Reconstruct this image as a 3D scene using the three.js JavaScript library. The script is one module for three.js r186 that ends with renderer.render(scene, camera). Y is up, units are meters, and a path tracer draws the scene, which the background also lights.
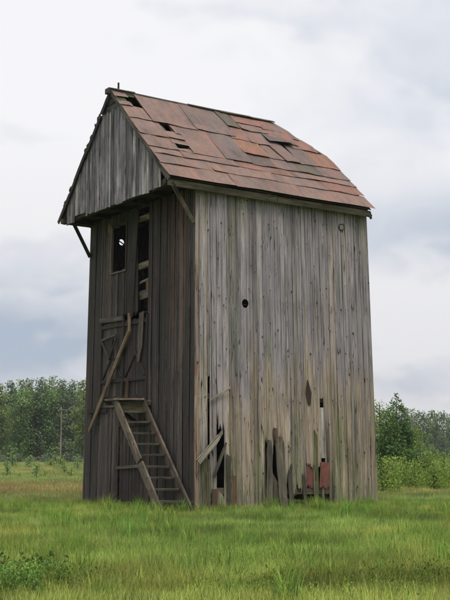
import * as THREE from 'three';
import { mergeGeometries } from 'three/addons/utils/BufferGeometryUtils.js';

// ------------------------------------------------------------------ camera, sky, sun, exposure
const scene = new THREE.Scene();
const camera = new THREE.PerspectiveCamera(30.66, 0.75, 0.1, 3000);
camera.position.set(0, 1.6, 0);
camera.rotation.set(0.1393, 0, -0.0041, 'YXZ');

const renderer = new THREE.WebGLRenderer({ antialias: true });
renderer.setSize(768, 1024);
renderer.toneMapping = THREE.LinearToneMapping;
renderer.toneMappingExposure = 1.75;
renderer.shadowMap.enabled = true;

const sun = new THREE.DirectionalLight(0xfff6ea, 1.5);
sun.position.set(8, 62, -6);
sun.target.position.set(0, 3, -32);
sun.castShadow = true;
sun.shadow.radius = 44;
sun.shadow.mapSize.set(2048, 2048);
Object.assign(sun.shadow.camera, { left: -30, right: 30, top: 30, bottom: -30, near: 1, far: 160 });
scene.add(sun, sun.target);

// ------------------------------------------------------------------ noise and random numbers
function rng(seed) {
  let a = seed >>> 0;
  return () => { a = (a + 0x6d2b79f5) >>> 0; let t = Math.imul(a ^ (a >>> 15), 1 | a); t = (t + Math.imul(t ^ (t >>> 7), 61 | t)) ^ t; return ((t ^ (t >>> 14)) >>> 0) / 4294967296; };
}
const PERM = (() => { const r = rng(77), p = [...Array(256).keys()]; for (let i = 255; i > 0; i--) { const j = Math.floor(r() * (i + 1)); [p[i], p[j]] = [p[j], p[i]]; } return new Uint8Array([...p, ...p, ...p]); })();
const VAL = (() => { const r = rng(5); return Float32Array.from({ length: 256 }, () => r()); })();
function vnoise(x, y) {
  const xf = Math.floor(x), yf = Math.floor(y); let fx = x - xf, fy = y - yf;
  const i = xf & 255, j = yf & 255, i1 = (i + 1) & 255, j1 = (j + 1) & 255;
  fx = fx * fx * (3 - 2 * fx); fy = fy * fy * (3 - 2 * fy);
  const a = VAL[PERM[PERM[i] + j]], b = VAL[PERM[PERM[i1] + j]], c = VAL[PERM[PERM[i] + j1]], d = VAL[PERM[PERM[i1] + j1]];
  return a + (b - a) * fx + (c - a) * fy + (a - b - c + d) * fx * fy;
}
function fbm(x, y, o = 4) { let s = 0, a = 0.5, t = 0; for (let k = 0; k < o; k++) { s += a * vnoise(x, y); t += a; x = x * 2.03 + 17.1; y = y * 2.03 + 9.7; a *= 0.5; } return s / t; }
const clamp = (x, a = 0, b = 1) => Math.min(b, Math.max(a, x));
const sstep = (a, b, x) => { const t = clamp((x - a) / (b - a)); return t * t * (3 - 2 * t); };
const lerp = (a, b, t) => a + (b - a) * t;
const toLin = c => (c <= 0.04045 ? c / 12.92 : ((c + 0.055) / 1.055) ** 2.4);
const sRGB = (r, g, b) => new THREE.Color().setRGB(toLin(r / 255), toLin(g / 255), toLin(b / 255));

// ------------------------------------------------------------------ sky: overcast with thin slate patches
{
  const W = 2048, H = 1024, data = new Float32Array(W * H * 4);
  const white = [0.83, 0.83, 0.855], slate = [0.36, 0.44, 0.56], cream = [0.80, 0.78, 0.79];
  const g = (a, e, a0, e0, sa, se) => Math.exp(-(((a - a0) / sa) ** 2) - ((e - e0) / se) ** 2);
  for (let j = 0; j < H; j++) for (let i = 0; i < W; i++) {
    const el = ((j + 0.5) / H - 0.5) * 180, phi = ((i + 0.5) / W - 0.5) * 2 * Math.PI;
    let az = phi * 180 / Math.PI + 90; if (az > 180) az -= 360;
    const o = (j * W + i) * 4;
    const e = Math.max(el, 0), er = e * Math.PI / 180;
    // a broken layer of cloud: billows of several sizes, warped, with thinner slate patches between them
    const s = 1 / (Math.sin(er) + 0.22), px = Math.cos(phi) * Math.cos(er) * s * 3.4, pz = Math.sin(phi) * Math.cos(er) * s * 3.4;
    const w1 = fbm(px * 0.9 + 11, pz * 0.9 + 5, 4) - 0.5, w2 = fbm(px * 0.9 + 71, pz * 0.9 + 45, 4) - 0.5;
    const n = fbm(px * 1.2 + w1 * 2.2 + 40, pz * 1.2 + w2 * 2.2 + 40, 6), n2 = fbm(az * 0.21 + w1 * 2 + 300, e * 0.34 + w2 * 2 + 200, 6), puff = 1 - Math.abs(2 * fbm(az * 0.42 + w2 * 3 + 90, e * 0.6 + w1 * 3 + 50, 5) - 1);
    const wob = (n2 - 0.5) * 11;
    let d = 0.24 * sstep(0.44, 0.66, n) + 0.34 * (n2 - 0.44) + 0.16 * (0.8 - puff);
    d += 0.78 * g(az + wob, e + wob * 0.3, -13, 5.8, 9.5, 2.2);
    d += 0.62 * g(az + wob, e + wob * 0.3, 12.5, 11.3, 8, 2.0);
    d += 0.26 * g(az - wob, e + wob * 0.4, 9.5, 17.6, 5, 2.0);
    d -= 0.50 * g(az + wob, e - wob * 0.25, 11, 6.9, 6, 2.0);
    d -= 0.22 * g(az - wob, e + wob * 0.3, -9, 19, 9, 6);
    d += 0.16 * g(az, e + wob * 0.2, 10, 3.4, 9, 1.2);
    d = clamp(d + 0.05);
    const low = sstep(4.2, 1.2, e) * 0.6;
    const lum = 1.62 * (1 + 2 * Math.sin(er)) / 3 * 1.02;          // overcast: the zenith is the brightest
    const k = Math.min(1.0, 0.80 + 0.012 * e) * Math.max(1, lum);
    for (let c = 0; c < 3; c++) {
      let v = lerp(white[c], slate[c], d); v = lerp(v, cream[c], low * (1 - d));
      data[o + c] = el < -1 ? 0.06 : v * k * 0.635;
    }
    data[o + 3] = 1;
  }
  const t = new THREE.DataTexture(data, W, H, THREE.RGBAFormat, THREE.FloatType);
  t.mapping = THREE.EquirectangularReflectionMapping; t.magFilter = THREE.LinearFilter; t.minFilter = THREE.LinearFilter; t.wrapS = THREE.RepeatWrapping; t.needsUpdate = true;
  scene.background = t; scene.environment = t;
}

// ------------------------------------------------------------------ helpers
const used = {};
function unique(name) { const n = used[name] = (used[name] ?? -1) + 1; return n ? `${name}_${String(n).padStart(3, '0')}` : name; }
function shade(o) { o.traverse(m => { if (m.isMesh) { m.castShadow = true; m.receiveShadow = true; } }); return o; }
function tag(o, label, category, group) { o.userData.label = label; if (category) o.userData.category = category; if (group) o.userData.group = group; return o; }
function group(name, parent = scene) { const g = new THREE.Group(); g.name = parent === scene ? unique(name) : name; parent.add(g); return g; }
function mesh(name, geo, mat, parent = scene) { const m = new THREE.Mesh(geo, mat); m.name = parent === scene ? unique(name) : name; parent.add(m); m.castShadow = m.receiveShadow = true; return m; }
function dataTex(buf, w, h, srgb, repeat = true) {
  const t = new THREE.DataTexture(buf, w, h, THREE.RGBAFormat, THREE.UnsignedByteType);
  t.magFilter = THREE.LinearFilter; t.minFilter = THREE.LinearMipmapLinearFilter; t.generateMipmaps = true;
  t.wrapS = t.wrapT = repeat ? THREE.RepeatWrapping : THREE.ClampToEdgeWrapping;
  if (srgb) t.colorSpace = THREE.SRGBColorSpace; t.needsUpdate = true; return t;
}
// texture of w x h pixels over mw x mh metres; fn(x, y) -> [r, g, b, height] with colours 0..255 (sRGB), height 0..1
function paint(w, h, mw, mh, fn) {
  const a = new Uint8Array(w * h * 4), b = new Uint8Array(w * h * 4);
  for (let j = 0; j < h; j++) for (let i = 0; i < w; i++) {
    const c = fn((i + 0.5) / w * mw, (j + 0.5) / h * mh, i, j), o = (j * w + i) * 4;
    a[o] = clamp(c[0], 0, 255); a[o + 1] = clamp(c[1], 0, 255); a[o + 2] = clamp(c[2], 0, 255); a[o + 3] = 255;
    b[o] = b[o + 1] = b[o + 2] = clamp(c[3] * 255, 0, 255); b[o + 3] = 255;
  }
  return { map: dataTex(a, w, h, true), bump: dataTex(b, w, h, false) };
}
// a sawn board along y, chamfered in front; front face at z, edges from x0 to x1
function boardGeo({ x0, x1, y0, y1, th = 0.025, z = 0, segs = 3, seed = 1, jx = 0.004, jz = 0.004, topCut = [0, 0], botCut = [0, 0], taperTop = null, taperBot = null, fan = x => x, uv = [1, 1, 0, 0], lean = 0, twist = 0 }) {
  const r = rng(seed * 7919 + 13), pos = [], uvs = [], rings = [], c = Math.min(0.006, th * 0.3);
  for (let k = 0; k <= segs; k++) {
    const t = k / segs, end = k === 0 ? botCut : k === segs ? topCut : [0, 0];
    let a = x0 + (r() - 0.5) * 2 * jx, b = x1 + (r() - 0.5) * 2 * jx; const zz = z + (r() - 0.5) * 2 * jz, tw = (r() - 0.5) * twist;
    if (k === segs && taperTop) { const m = lerp(a, b, taperTop[0]), w = (b - a) * taperTop[1] / 2; a = m - w; b = m + w; }
    if (k === 0 && taperBot) { const m = lerp(a, b, taperBot[0]), w = (b - a) * taperBot[1] / 2; a = m - w; b = m + w; }
    const yl = lerp(y0, y1, t) + end[0], yr = lerp(y0, y1, t) + end[1], q = [];
    for (const [f, d, dx] of [[0, c, 0], [0, 0, c], [1, 0, -c], [1, c, 0], [1, th, 0], [0, th, 0]]) {
      const y = f ? yr : yl, x = (f ? b : a) + dx;
      q.push([fan(x, y) + lean * (t - 0.5), y, zz - d + (f - 0.5) * tw]);
    }
    rings.push(q);
  }
  const put = p => { pos.push(...p); uvs.push((p[0] - uv[2]) / uv[0], (p[1] - uv[3]) / uv[1]); };
  for (let k = 0; k < segs; k++) for (let i = 0; i < 6; i++) {
    const A = rings[k][i], B = rings[k][(i + 1) % 6], C = rings[k + 1][(i + 1) % 6], D = rings[k + 1][i];
    put(A); put(B); put(C); put(A); put(C); put(D);
  }
  for (const [q, rev] of [[rings[0], true], [rings[segs], false]]) for (let i = 1; i < 5; i++) { const tri = rev ? [q[0], q[i + 1], q[i]] : [q[0], q[i], q[i + 1]]; tri.forEach(put); }
  const g = new THREE.BufferGeometry();
  g.setAttribute('position', new THREE.Float32BufferAttribute(pos, 3)); g.setAttribute('uv', new THREE.Float32BufferAttribute(uvs, 2)); g.computeVertexNormals();
  return g;
}
// a board whose foot is torn off in splinters
function tornGeo({ x0, x1, y0, y1, th = 0.026, z = 0, fan = x => x, uv, seed = 1 }, amp) {
  const r = rng(seed * 311 + 5), w = x1 - x0, pts = [[x1, y1], [x0, y1]], n = Math.max(4, Math.round(w / 0.03)), lean = (r() - 0.5) * 1.4;
  for (let k = 0; k <= n; k++) { const f = k / n; pts.push([x0 + w * clamp(f + (k && k < n ? (r() - 0.5) * 0.6 / n : 0)), y0 + amp * (lean * (f - 0.5) + (k % 2 ? 0.75 : 0) * r() + 0.35 * r())]); }
  const g = new THREE.ExtrudeGeometry(new THREE.Shape(pts.map(p => new THREE.Vector2(...p))), { depth: th, bevelEnabled: false }), p = g.attributes.position, q = g.attributes.uv;
  for (let k = 0; k < p.count; k++) { p.setX(k, fan(p.getX(k), p.getY(k))); p.setZ(k, p.getZ(k) + z - th); q.setXY(k, (p.getX(k) - uv[2]) / uv[0], (p.getY(k) - uv[3]) / uv[1]); }
  return g;
}
// a timber of section w x th from p to q (local vectors), wide face turned towards `face`
let timberSeed = 1000;
function timberGeo(p, q, w, th, face = new THREE.Vector3(0, 0, 1), o = {}) {
  const P = new THREE.Vector3(...p), Q = new THREE.Vector3(...q), d = Q.clone().sub(P), len = d.length(); d.normalize();
  const s = ++timberSeed, rr = rng(s);
  const g = boardGeo({ x0: -w / 2, x1: w / 2, y0: 0, y1: len, th, z: th / 2, seed: s, segs: 3, jx: w * 0.03, jz: 0.003, uv: [1, 4, rr() * 4, rr() * 4], ...o });
  const zz = face.clone().addScaledVector(d, -face.dot(d)).normalize(), xx = d.clone().cross(zz).normalize();
  g.applyMatrix4(new THREE.Matrix4().makeBasis(xx, d, zz).setPosition(P));
  return g;
}

// ------------------------------------------------------------------ ground
const grassTone = (x, z) => fbm(x * 0.16 + 50, z * 0.16 + 50, 3);
{
  const { map } = paint(1024, 1024, 16, 16, (x, y) => {
    const n = vnoise(x * 4, y * 4) * 0.5 + vnoise(x * 16, y * 16) * 0.3 + vnoise(x * 48, y * 48) * 0.2, m = vnoise(x * 0.5, y * 0.5);
    const dry = sstep(0.55, 0.8, n * 0.6 + m * 0.4);
    return [lerp(72, 108, n) + dry * 22, lerp(88, 122, n) + dry * 8, lerp(34, 50, n) + dry * 14, n];
  });
  map.repeat.set(1, 1);
  const N = 90, pos = [], uv = [], idx = [], R = 1500;
  for (let j = 0; j <= N; j++) for (let i = 0; i <= N; i++) {
    const k = t => Math.sign(t) * (0.02 * Math.abs(t) + 0.98 * Math.abs(t) ** 3);
    const x = k(i / N * 2 - 1) * R, z = k(j / N * 2 - 1) * R - 30;
    const near = Math.hypot(x, z + 30) < 60 ? 1 : 0;
    pos.push(x, near * (vnoise(x * 0.25 + 9, z * 0.25 + 9) - 0.5) * 0.08 - 0.03, z); uv.push(x / 16, -z / 16);
  }
  for (let j = 0; j < N; j++) for (let i = 0; i < N; i++) { const a = j * (N + 1) + i; idx.push(a, a + N + 1, a + 1, a + 1, a + N + 1, a + N + 2); }
  const g = new THREE.BufferGeometry(); g.setAttribute('position', new THREE.Float32BufferAttribute(pos, 3)); g.setAttribute('uv', new THREE.Float32BufferAttribute(uv, 2)); g.setIndex(idx); g.computeVertexNormals();
  const m = mesh('ground', g, new THREE.MeshStandardMaterial({ map, roughness: 1 })); m.userData.kind = 'structure';
  tag(m, 'flat meadow ground reaching to the distant woods', 'ground');
}

// ------------------------------------------------------------------ wood and rust
const fibre = (x, y, s) => 0.3 * vnoise(x * 30 + s * 13.7, y * 1.3 + s * 3.1) + 0.38 * vnoise(x * 84 + s * 7.3, y * 3.4 + s) + 0.32 * vnoise(x * 190 + s, y * 11);
const crack = (x, y, s) => { const c = Math.abs(vnoise(x * 26 + s * 5.1, y * 0.6 + s * 2.7) - 0.5); return sstep(0.04, 0.008, c) * sstep(0.5, 0.68, vnoise(x * 9 + s, y * 0.8 + s * 9)); };
function knotField(n, mw, mh, seed, size = 1) {     // knots in a coarse lookup grid
  const r = rng(seed), grid = new Map(), cell = 0.25;
  for (let i = 0; i < n; i++) {
    const k = [r() * mw, r() * mh, (0.016 + r() * 0.022) * size, 0.5 + r() * 0.5];
    for (let a = -1; a <= 1; a++) for (let b = -2; b <= 1; b++) { const key = (Math.floor(k[0] / cell) + a) * 1000 + Math.floor(k[1] / cell) + b; (grid.get(key) || grid.set(key, []).get(key)).push(k); }
  }
  return (x, y) => {
    let v = 0; const l = grid.get(Math.floor(x / cell) * 1000 + Math.floor(y / cell)); if (!l) return 0;
    for (const [kx, ky, s, w] of l) { const dx = (x - kx) / s, dy = (y - ky) / (s * 1.9), d = dx * dx + dy * dy; v = Math.max(v, w * sstep(1.3, 0.3, d)); if (y < ky) v = Math.max(v, w * 0.35 * sstep(0.8, 0.2, Math.abs(dx)) * sstep(0.35, 0, ky - y)); }
    return v;
  };
}
// general weathered timber, 1 m x 4 m
const tile = paint(256, 1024, 1, 4, (x, y) => {
  const f = fibre(x, y, 3), k = Math.max(crack(x, y, 3), 0.8 * crack(x * 1.7 + 3, y * 1.6, 8)), w = sstep(0.62, 0.85, vnoise(x * 14 + 5, y * 2.1)), g = lerp(96, 212, f) * (1 - 0.7 * k) * (0.74 + 0.46 * vnoise(x * 7, y * 1.3)) * (1 - 0.25 * w);
  return [g, g * 0.985, g * 0.965, f * 0.7 - k * 0.6 + 0.3];
});
const timberMats = {};
function timber(r, g, b) {
  const key = `${r},${g},${b}`;
  return timberMats[key] ??= new THREE.MeshStandardMaterial({ map: tile.map, bumpMap: tile.bump, bumpScale: 0.006, roughness: 0.92, color: sRGB(Math.min(255, r * 1.45), Math.min(255, g * 1.45), Math.min(255, b * 1.45)) });
}

const rust = paint(1024, 1024, 5, 5, (x, y) => {
    const a = fbm(x * 1.3, y * 0.8 + 3, 4), b = fbm(x * 5 + 8, y * 2.2, 4), c = fbm(x * 17, y * 13, 3), st = vnoise(x * 22, y * 0.9);
    let r = 117, g = 94, bl = 85; const k = 0.66 + 0.34 * a + 0.26 * b + 0.2 * (c - 0.5);
    r *= k; g *= k; bl *= k;
    const o = sstep(0.5, 0.74, b * 0.6 + st * 0.35 + a * 0.12) * 0.55; r = lerp(r, 128, o); g = lerp(g, 86, o); bl = lerp(bl, 68, o);
    const gr = sstep(0.56, 0.76, fbm(x * 1.9 + 60, y * 1.1, 4)) * 0.6; r = lerp(r, 104, gr); g = lerp(g, 92, gr); bl = lerp(bl, 88, gr);
    const dk = sstep(0.66, 0.8, fbm(x * 3 + 20, y * 1.4 + 40, 4)) * 0.5; r = lerp(r, 66, dk); g = lerp(g, 50, dk); bl = lerp(bl, 44, dk);
    const run = sstep(0.6, 0.82, vnoise(x * 31 + 5, y * 0.7 + 30) * 0.7 + vnoise(x * 90, y * 2) * 0.3) * 0.12, sp = sstep(0.74, 0.84, fbm(x * 26 + 3, y * 22, 2)) * 0.4; r *= 1 - run - sp * 0.6; g *= 1 - run - sp * 0.6; bl *= 1 - run - sp * 0.6;
    return [r, g, bl, c * 0.5 + b * 0.5];
  });

// ------------------------------------------------------------------ the windmill
const L = 6.8, WD = 6.62, H = 9.28, BAT = 0.122, EAVE = 9.29, RIDGE = 12.81, FO = 0.96, EO = 0.175, MID = WD / 2;
const tilt = Math.atan(BAT / H);
const mill = group('windmill');
mill.position.set(-0.874, 0, -30.488); mill.rotation.y = 0.605;
tag(mill, 'derelict tall wooden windmill body with grey plank walls and rusty tin roof', 'windmill');
const fanOf = w => (x, y) => w / 2 + (x - w / 2) * (1 - 2 * BAT / w * y / H);
const SIDE_H = 9.6;

function edgesOf(w, lo, hi, seed, forced = []) {
  const r = rng(seed), e = [0]; let x = 0;
  while (x < w - lo) { x += lo + r() * (hi - lo); e.push(Math.min(x, w)); }
  if (w - e[e.length - 1] < lo * 0.6) e[e.length - 1] = w; else e.push(w);
  for (const f of forced) { let b = 0; for (let i = 1; i < e.length - 1; i++) if (Math.abs(e[i] - f) < Math.abs(e[b] - f)) b = i; if (b) e[b] = f; }
  return e.sort((a, b) => a - b).filter((v, i, a) => !i || v - a[i - 1] > 0.03);
}
function boardIndex(edges, w, n = 2048) { const t = new Int16Array(n); let k = 0; for (let i = 0; i < n; i++) { while (k < edges.length - 2 && (i + 0.5) / n * w > edges[k + 1]) k++; t[i] = k; } return x => t[clamp(Math.floor(x / w * n), 0, n - 1)]; }

// --- side wall (the long light one)
const sideEdges = (() => { const fix = [0, 0.15, 0.3, 0.45, 0.52, 0.76, 1.02, 1.63, 1.93, 2.46, 2.72, 2.92, 3.16, 3.4, 3.58, 3.76, 3.96, 4.24, 4.42, 4.56, 4.7, 4.86, L], keep = new Set([0.76, 1.63, 3.96]), r = rng(21), e = []; for (let i = 0; i < fix.length - 1; i++) { const w = fix[i + 1] - fix[i], n = keep.has(fix[i]) ? 1 : Math.max(1, Math.round(w / 0.19)); for (let k = 0; k < n; k++) e.push(fix[i] + w * (k + (k ? (r() - 0.5) * 0.45 : 0)) / n); } return [...e, L]; })();
{
  const at = boardIndex(sideEdges, L), R = rng(31), bt = sideEdges.map(() => [R(), R(), R(), R()]), knots = knotField(170, L, SIDE_H, 9, 0.75);
  const tex = paint(1024, 1408, L, SIDE_H, (x, y) => {
    const b = at(x), [t0, t1, t2, t3] = bt[b], f = fibre(x, y, b + 1), k = Math.max(crack(x, y, b + 4), 0.75 * crack(x * 1.6, y * 1.4 + 8, b + 17)), kn = knots(x + (vnoise(x * 20, y * 14) - 0.5) * 0.03, y);
    const big = fbm(x * 1.1 + 3, y * 0.28 + t1 * 3, 3), streak = vnoise(x * 26 + b * 9, y * 0.35 + 70);
    let r = lerp(100, 156, f), g = lerp(95, 150, f), bl = lerp(97, 155, f);
    const tone = 0.82 + (x > 3 ? 0.13 + 0.16 * t0 : 0.02 + 0.3 * t0) + 0.26 * (big - 0.5) + 0.2 * (vnoise(x * 12 + b * 3, y * 1.7) - 0.5); r *= tone; g *= tone; bl *= tone;
    // bare tan wood low on the middle boards, in ragged streaks; olive algae higher up
    const tan = sstep(0.34, 0.66, 0.44 * streak + 0.5 * big + 0.34 * sstep(5.2, 2.6, y + (t2 - 0.5) * 1.4 + (streak - 0.5) * 3) * (x > 1.1 ? 1 : 0.35) - 0.14);
    r = lerp(r, r * 1.07, tan); g = lerp(g, g * 1.015, tan); bl = lerp(bl, bl * 0.86, tan);
    const olive = sstep(0.54, 0.76, fbm(x * 2.2 + 31, y * 0.45 + 5, 4)) * 0.6; r *= 1 - olive * 0.12; g *= 1 - olive * 0.07; bl *= 1 - olive * 0.2;
    // nails with rust runs where the rails cross
    let nail = 0; for (const yr of [0.55, 3.2, 6.1, 9.0]) if (y < yr + 0.03 && y > yr - 0.45) { const a = sideEdges[b], w = sideEdges[b + 1] - a; for (const q of [0.25, 0.72]) { const nx = a + w * q + (t1 - 0.5) * 0.03, ny = yr + (t2 - 0.5) * 0.16 + (q - 0.5) * 0.1 * (t0 - 0.5), dx = Math.abs(x - nx); nail = Math.max(nail, (t3 > 0.35 ? 1 : 0) * sstep(0.012, 0.006, Math.hypot(dx, y - ny)), y < ny ? 0.5 * t3 * sstep(0.012, 0.003, dx) * sstep(0.4, 0.02, ny - y) : 0); } }
    // moss streaks climbing from the foot
    const reach = 0.5 + 2.6 * vnoise(x * 1.7 + 11, 3) ** 2 * (x > 1.2 ? 1 : 0.6) + (x > 4.2 && x < 4.42 ? 1.1 : 0) + 0.8 * (vnoise(x * 31, 7) - 0.4);
    const moss = sstep(reach + 0.35, reach - 0.5, y) * sstep(0.3, 0.62, vnoise(x * 37 + 5, y * 1.3) * 0.6 + vnoise(x * 120, y * 9) * 0.4);
    r = lerp(r, 84 + 34 * f, moss * 0.8); g = lerp(g, 90 + 34 * f, moss * 0.8); bl = lerp(bl, 58 + 26 * f, moss * 0.8);
    // tar-black rot streaks round the broken foot
    const rot = sstep(0.62, 0.8, vnoise(x * 17 + 90, y * 0.6 + 40)) * sstep(2.9, 1.4, y + (t3 - 0.5)) * (x > 2.2 && x < 5.2 ? 1 : 0.45);
    const drip = sstep(0.66, 0.84, vnoise(x * 46 + 7, y * 0.4 + 13 + t1 * 5)) * 0.36;
    const dk = (1 - 0.66 * k) * (1 - 0.72 * kn) * (1 - 0.5 * rot) * (1 - drip) * (1 - 0.7 * nail);
    if (b === 0) { const red = 0.35 + 0.65 * sstep(0.4, 0.7, vnoise(x * 30, y * 0.9 + 4)), or = y > 3.2 && y < 4.15 ? 0.8 * sstep(0.3, 0.5, vnoise(x * 30, y * 6)) : 0; r = lerp(r, 96 + 30 * f, red * 0.8); g = lerp(g, 72 + 22 * f, red * 0.8); bl = lerp(bl, 60 + 18 * f, red * 0.8); r = lerp(r, 128, or * 0.7); g = lerp(g, 88, or * 0.7); bl = lerp(bl, 62, or * 0.7); }
    const dust = 0.97 + 0.06 * vnoise(x * 300, y * 300);
    return [r * dk * dust, g * dk * dust, bl * dk * dust, clamp(0.35 + f * 0.55 - k * 0.5 - kn * 0.2)];
  });
  const mat = new THREE.MeshStandardMaterial({ map: tex.map, bumpMap: tex.bump, bumpScale: 0.008, roughness: 0.93 });
  const wall = group('side_wall', mill); wall.rotation.x = -tilt;
  wall.userData.label = 'broad grey plank wall broken open along its foot';
  const fan = fanOf(L), r = rng(8), uv = [L, SIDE_H, 0, 0];
  for (let i = 0; i < sideEdges.length - 1; i++) {
    const a = sideEdges[i], b = sideEdges[i + 1], m = (a + b) / 2, w = b - a;
    const lap = a < 2.95 ? (i % 2 ? 0.02 : 0) : (i % 3 === 0 ? 0.012 : 0.002);
    const o = { x0: a + (lap > 0.015 ? -0.012 : 0.005), x1: b + (lap > 0.015 ? 0.012 : -0.005), y0: 0.02 + r() * 0.1, y1: 9.2, th: 0.026, z: lap + r() * 0.008, fan, uv, seed: i + 1, segs: 4, jx: 0.005, jz: 0.006, twist: 0.012, botCut: [r() * 0.08, r() * 0.08] };
    const more = [];
    const hang = (y, cut, taper) => { o.y0 = y; o.botCut = cut; if (taper) o.taperBot = taper; };
    let torn = 0; const tear = (y, a) => { o.y0 = y; torn = a; };
    if (m > 0.45 && m < 0.52) hang(3.75, [0, 0.1], [0.5, 0.3]);                                    // narrow slot
    else if (m > 0.52 && m < 0.76) tear(0.3, 0.25);
    else if (m > 0.76 && m < 1.02) { tear(2.2, 0.7); more.push({ y0: 0.0, y1: 0.5, topCut: [0.1, -0.12] }); }
    else if (m > 2.46 && m < 2.72) tear(1.62, 0.5);
    else if (m > 2.72 && m < 2.92) tear(1.85, 0.4);
    else if (m > 2.92 && m < 3.16) tear(1.75, 0.5);
    else if (m > 3.16 && m < 3.4) tear(0.66, 0.5);
    else if (m > 3.4 && m < 3.58) tear(0.3, 0.3);
    else if (m > 3.58 && m < 3.76) tear(0.5, 0.3);
    else if (m > 3.76 && m < 3.96) tear(0.3, 0.4);
    else if (m > 3.96 && m < 4.24) tear(1.15, 0.3);
    else if (m > 4.42 && m < 4.56) tear(1.15, 0.2);
    else if (m > 4.56 && m < 4.7) tear(3.2, 0.2);
    else if (m > 4.7 && m < 4.86) tear(1.15, 0.25);
    if (Math.abs(m - 1.78) < 0.05) {                                                              // the board with the round black hole
      const sh = new THREE.Shape([[o.x0, o.y0], [o.x1, o.y0], [o.x1, o.y1], [o.x0, o.y1]].map(p => new THREE.Vector2(...p)));
      const h = new THREE.Path(); h.absellipse(1.78, 5.92, 0.125, 0.13, 0, Math.PI * 2, true); sh.holes.push(h);
      const g = new THREE.ExtrudeGeometry(sh, { depth: 0.026, bevelEnabled: false, curveSegments: 10 }), p = g.attributes.position, q = g.attributes.uv;
      for (let k = 0; k < p.count; k++) { p.setX(k, fan(p.getX(k), p.getY(k))); p.setZ(k, p.getZ(k) + o.z - 0.026); q.setXY(k, p.getX(k) / L, p.getY(k) / SIDE_H); }
      mesh('board', g, mat, wall);
    } else mesh('board', torn ? tornGeo({ ...o, z: o.z + 0.002 }, torn) : boardGeo(o), mat, wall);
    for (const e of more) mesh('board', boardGeo({ ...o, taperBot: null, botCut: [0, 0], ...e, segs: 2 }), mat, wall);
  }
  // plugged knot hole with its ring
  const ring = mesh('hole_plug', new THREE.TorusGeometry(0.1, 0.017, 6, 14, Math.PI * 1.5), timber(52, 46, 40), wall); ring.position.set(5.58, 8.62, 0.028); ring.rotation.z = 0.9;
  const pl = mesh('hole_plug', new THREE.CylinderGeometry(0.085, 0.09, 0.02, 12), timber(150, 146, 138), wall); pl.rotation.x = Math.PI / 2; pl.position.set(5.58, 8.62, 0.026);
  // loose and patched pieces
  const G = timber(104, 99, 88), D = timber(84, 80, 70), M = timber(92, 92, 66), P = timber(142, 138, 126), RU = new THREE.MeshStandardMaterial({ color: sRGB(98, 66, 56), map: tile.map, roughness: 0.85, bumpMap: tile.bump, bumpScale: 0.006 });
  const put = (name, p, q, w, th, mt, o) => mesh(name, timberGeo(p, q, w, th, new THREE.Vector3(0, 0, 1), o), mt, wall);
  put('loose_plank', [0.02, 1.36, 0.2], [0.92, 2.16, 0.09], 0.17, 0.03, P, { taperTop: [0.3, 0.55], topCut: [0.06, 0] });
  put('loose_stick', [0.5, 3.06, 0.06], [1.2, 3.45, 0.12], 0.06, 0.03, P, { taperBot: [0.5, 0.4] });
  put('loose_stick', [0.62, 0.95, 0.07], [1.06, 1.9, 0.07], 0.1, 0.03, D, { taperTop: [0.5, 0.5] });
  put('patch_board', [0.37, 0.0, 0.07], [0.35, 1.48, 0.065], 0.27, 0.028, M, { topCut: [0.02, -0.05] });
  put('patch_board', [0.66, 0.0, 0.04], [0.68, 0.62, 0.05], 0.2, 0.025, timber(92, 74, 66));
  put('patch_board', [1.13, 0.0, 0.06], [1.14, 1.5, 0.06], 0.13, 0.025, D, { topCut: [0.08, 0] });
  put('patch_board', [1.36, 0.05, 0.06], [1.35, 0.98, 0.06], 0.1, 0.02, timber(122, 84, 66));
  put('leaning_plank', [2.52, 0.0, 0.09], [2.6, 1.98, 0.05], 0.21, 0.028, G, { taperTop: [0.5, 0.6], jx: 0.016, segs: 5 });
  put('leaning_plank', [2.79, 0.0, 0.06], [2.77, 0.86, 0.045], 0.16, 0.028, D, { topCut: [0.16, -0.1], jx: 0.014, segs: 4 });
  put('leaning_plank', [3.04, 0.0, 0.11], [2.93, 2.02, 0.055], 0.3, 0.028, G, { topCut: [0.18, -0.08], jx: 0.018, segs: 5, taperBot: [0.5, 0.85] });
  put('leaning_plank', [3.36, 0.0, 0.07], [3.3, 1.1, 0.05], 0.17, 0.028, D, { topCut: [-0.1, 0.2], jx: 0.014, segs: 4 });
  put('leaning_plank', [3.88, 0.02, 0.06], [3.84, 0.9, 0.05], 0.11, 0.025, D, { topCut: [0.1, -0.1], jx: 0.01 });
  put('patch_board', [4.33, 0.0, 0.04], [4.33, 2.1, 0.04], 0.13, 0.022, timber(92, 98, 62), { topCut: [0.2, 0.02] });
  put('patch_board', [4.62, 0.0, -0.03], [4.62, 0.6, -0.03], 0.09, 0.03, G);
  put('inner_strip', [4.63, 1.45, -0.004], [4.63, 2.96, -0.004], 0.15, 0.02, timber(176, 174, 170));
  put('tin_patch', [4.1, 3.02, 0.034], [4.09, 3.78, 0.034], 0.22, 0.006, RU, { taperBot: [0.6, 0.45], taperTop: [0.4, 0.1], segs: 2 });
  put('tin_patch', [2.82, 1.9, 0.075], [2.79, 2.32, 0.065], 0.17, 0.006, timber(92, 70, 58), { taperBot: [0.5, 0.3], segs: 2 });
  const tin = (r, g, b) => new THREE.MeshStandardMaterial({ map: rust.map, bumpMap: rust.bump, bumpScale: 0.012, roughness: 0.85, color: new THREE.Color().setRGB(r, g, b) });
  const redTin = tin(0.95, 0.56, 0.5), redTin2 = tin(0.78, 0.5, 0.47);
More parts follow.
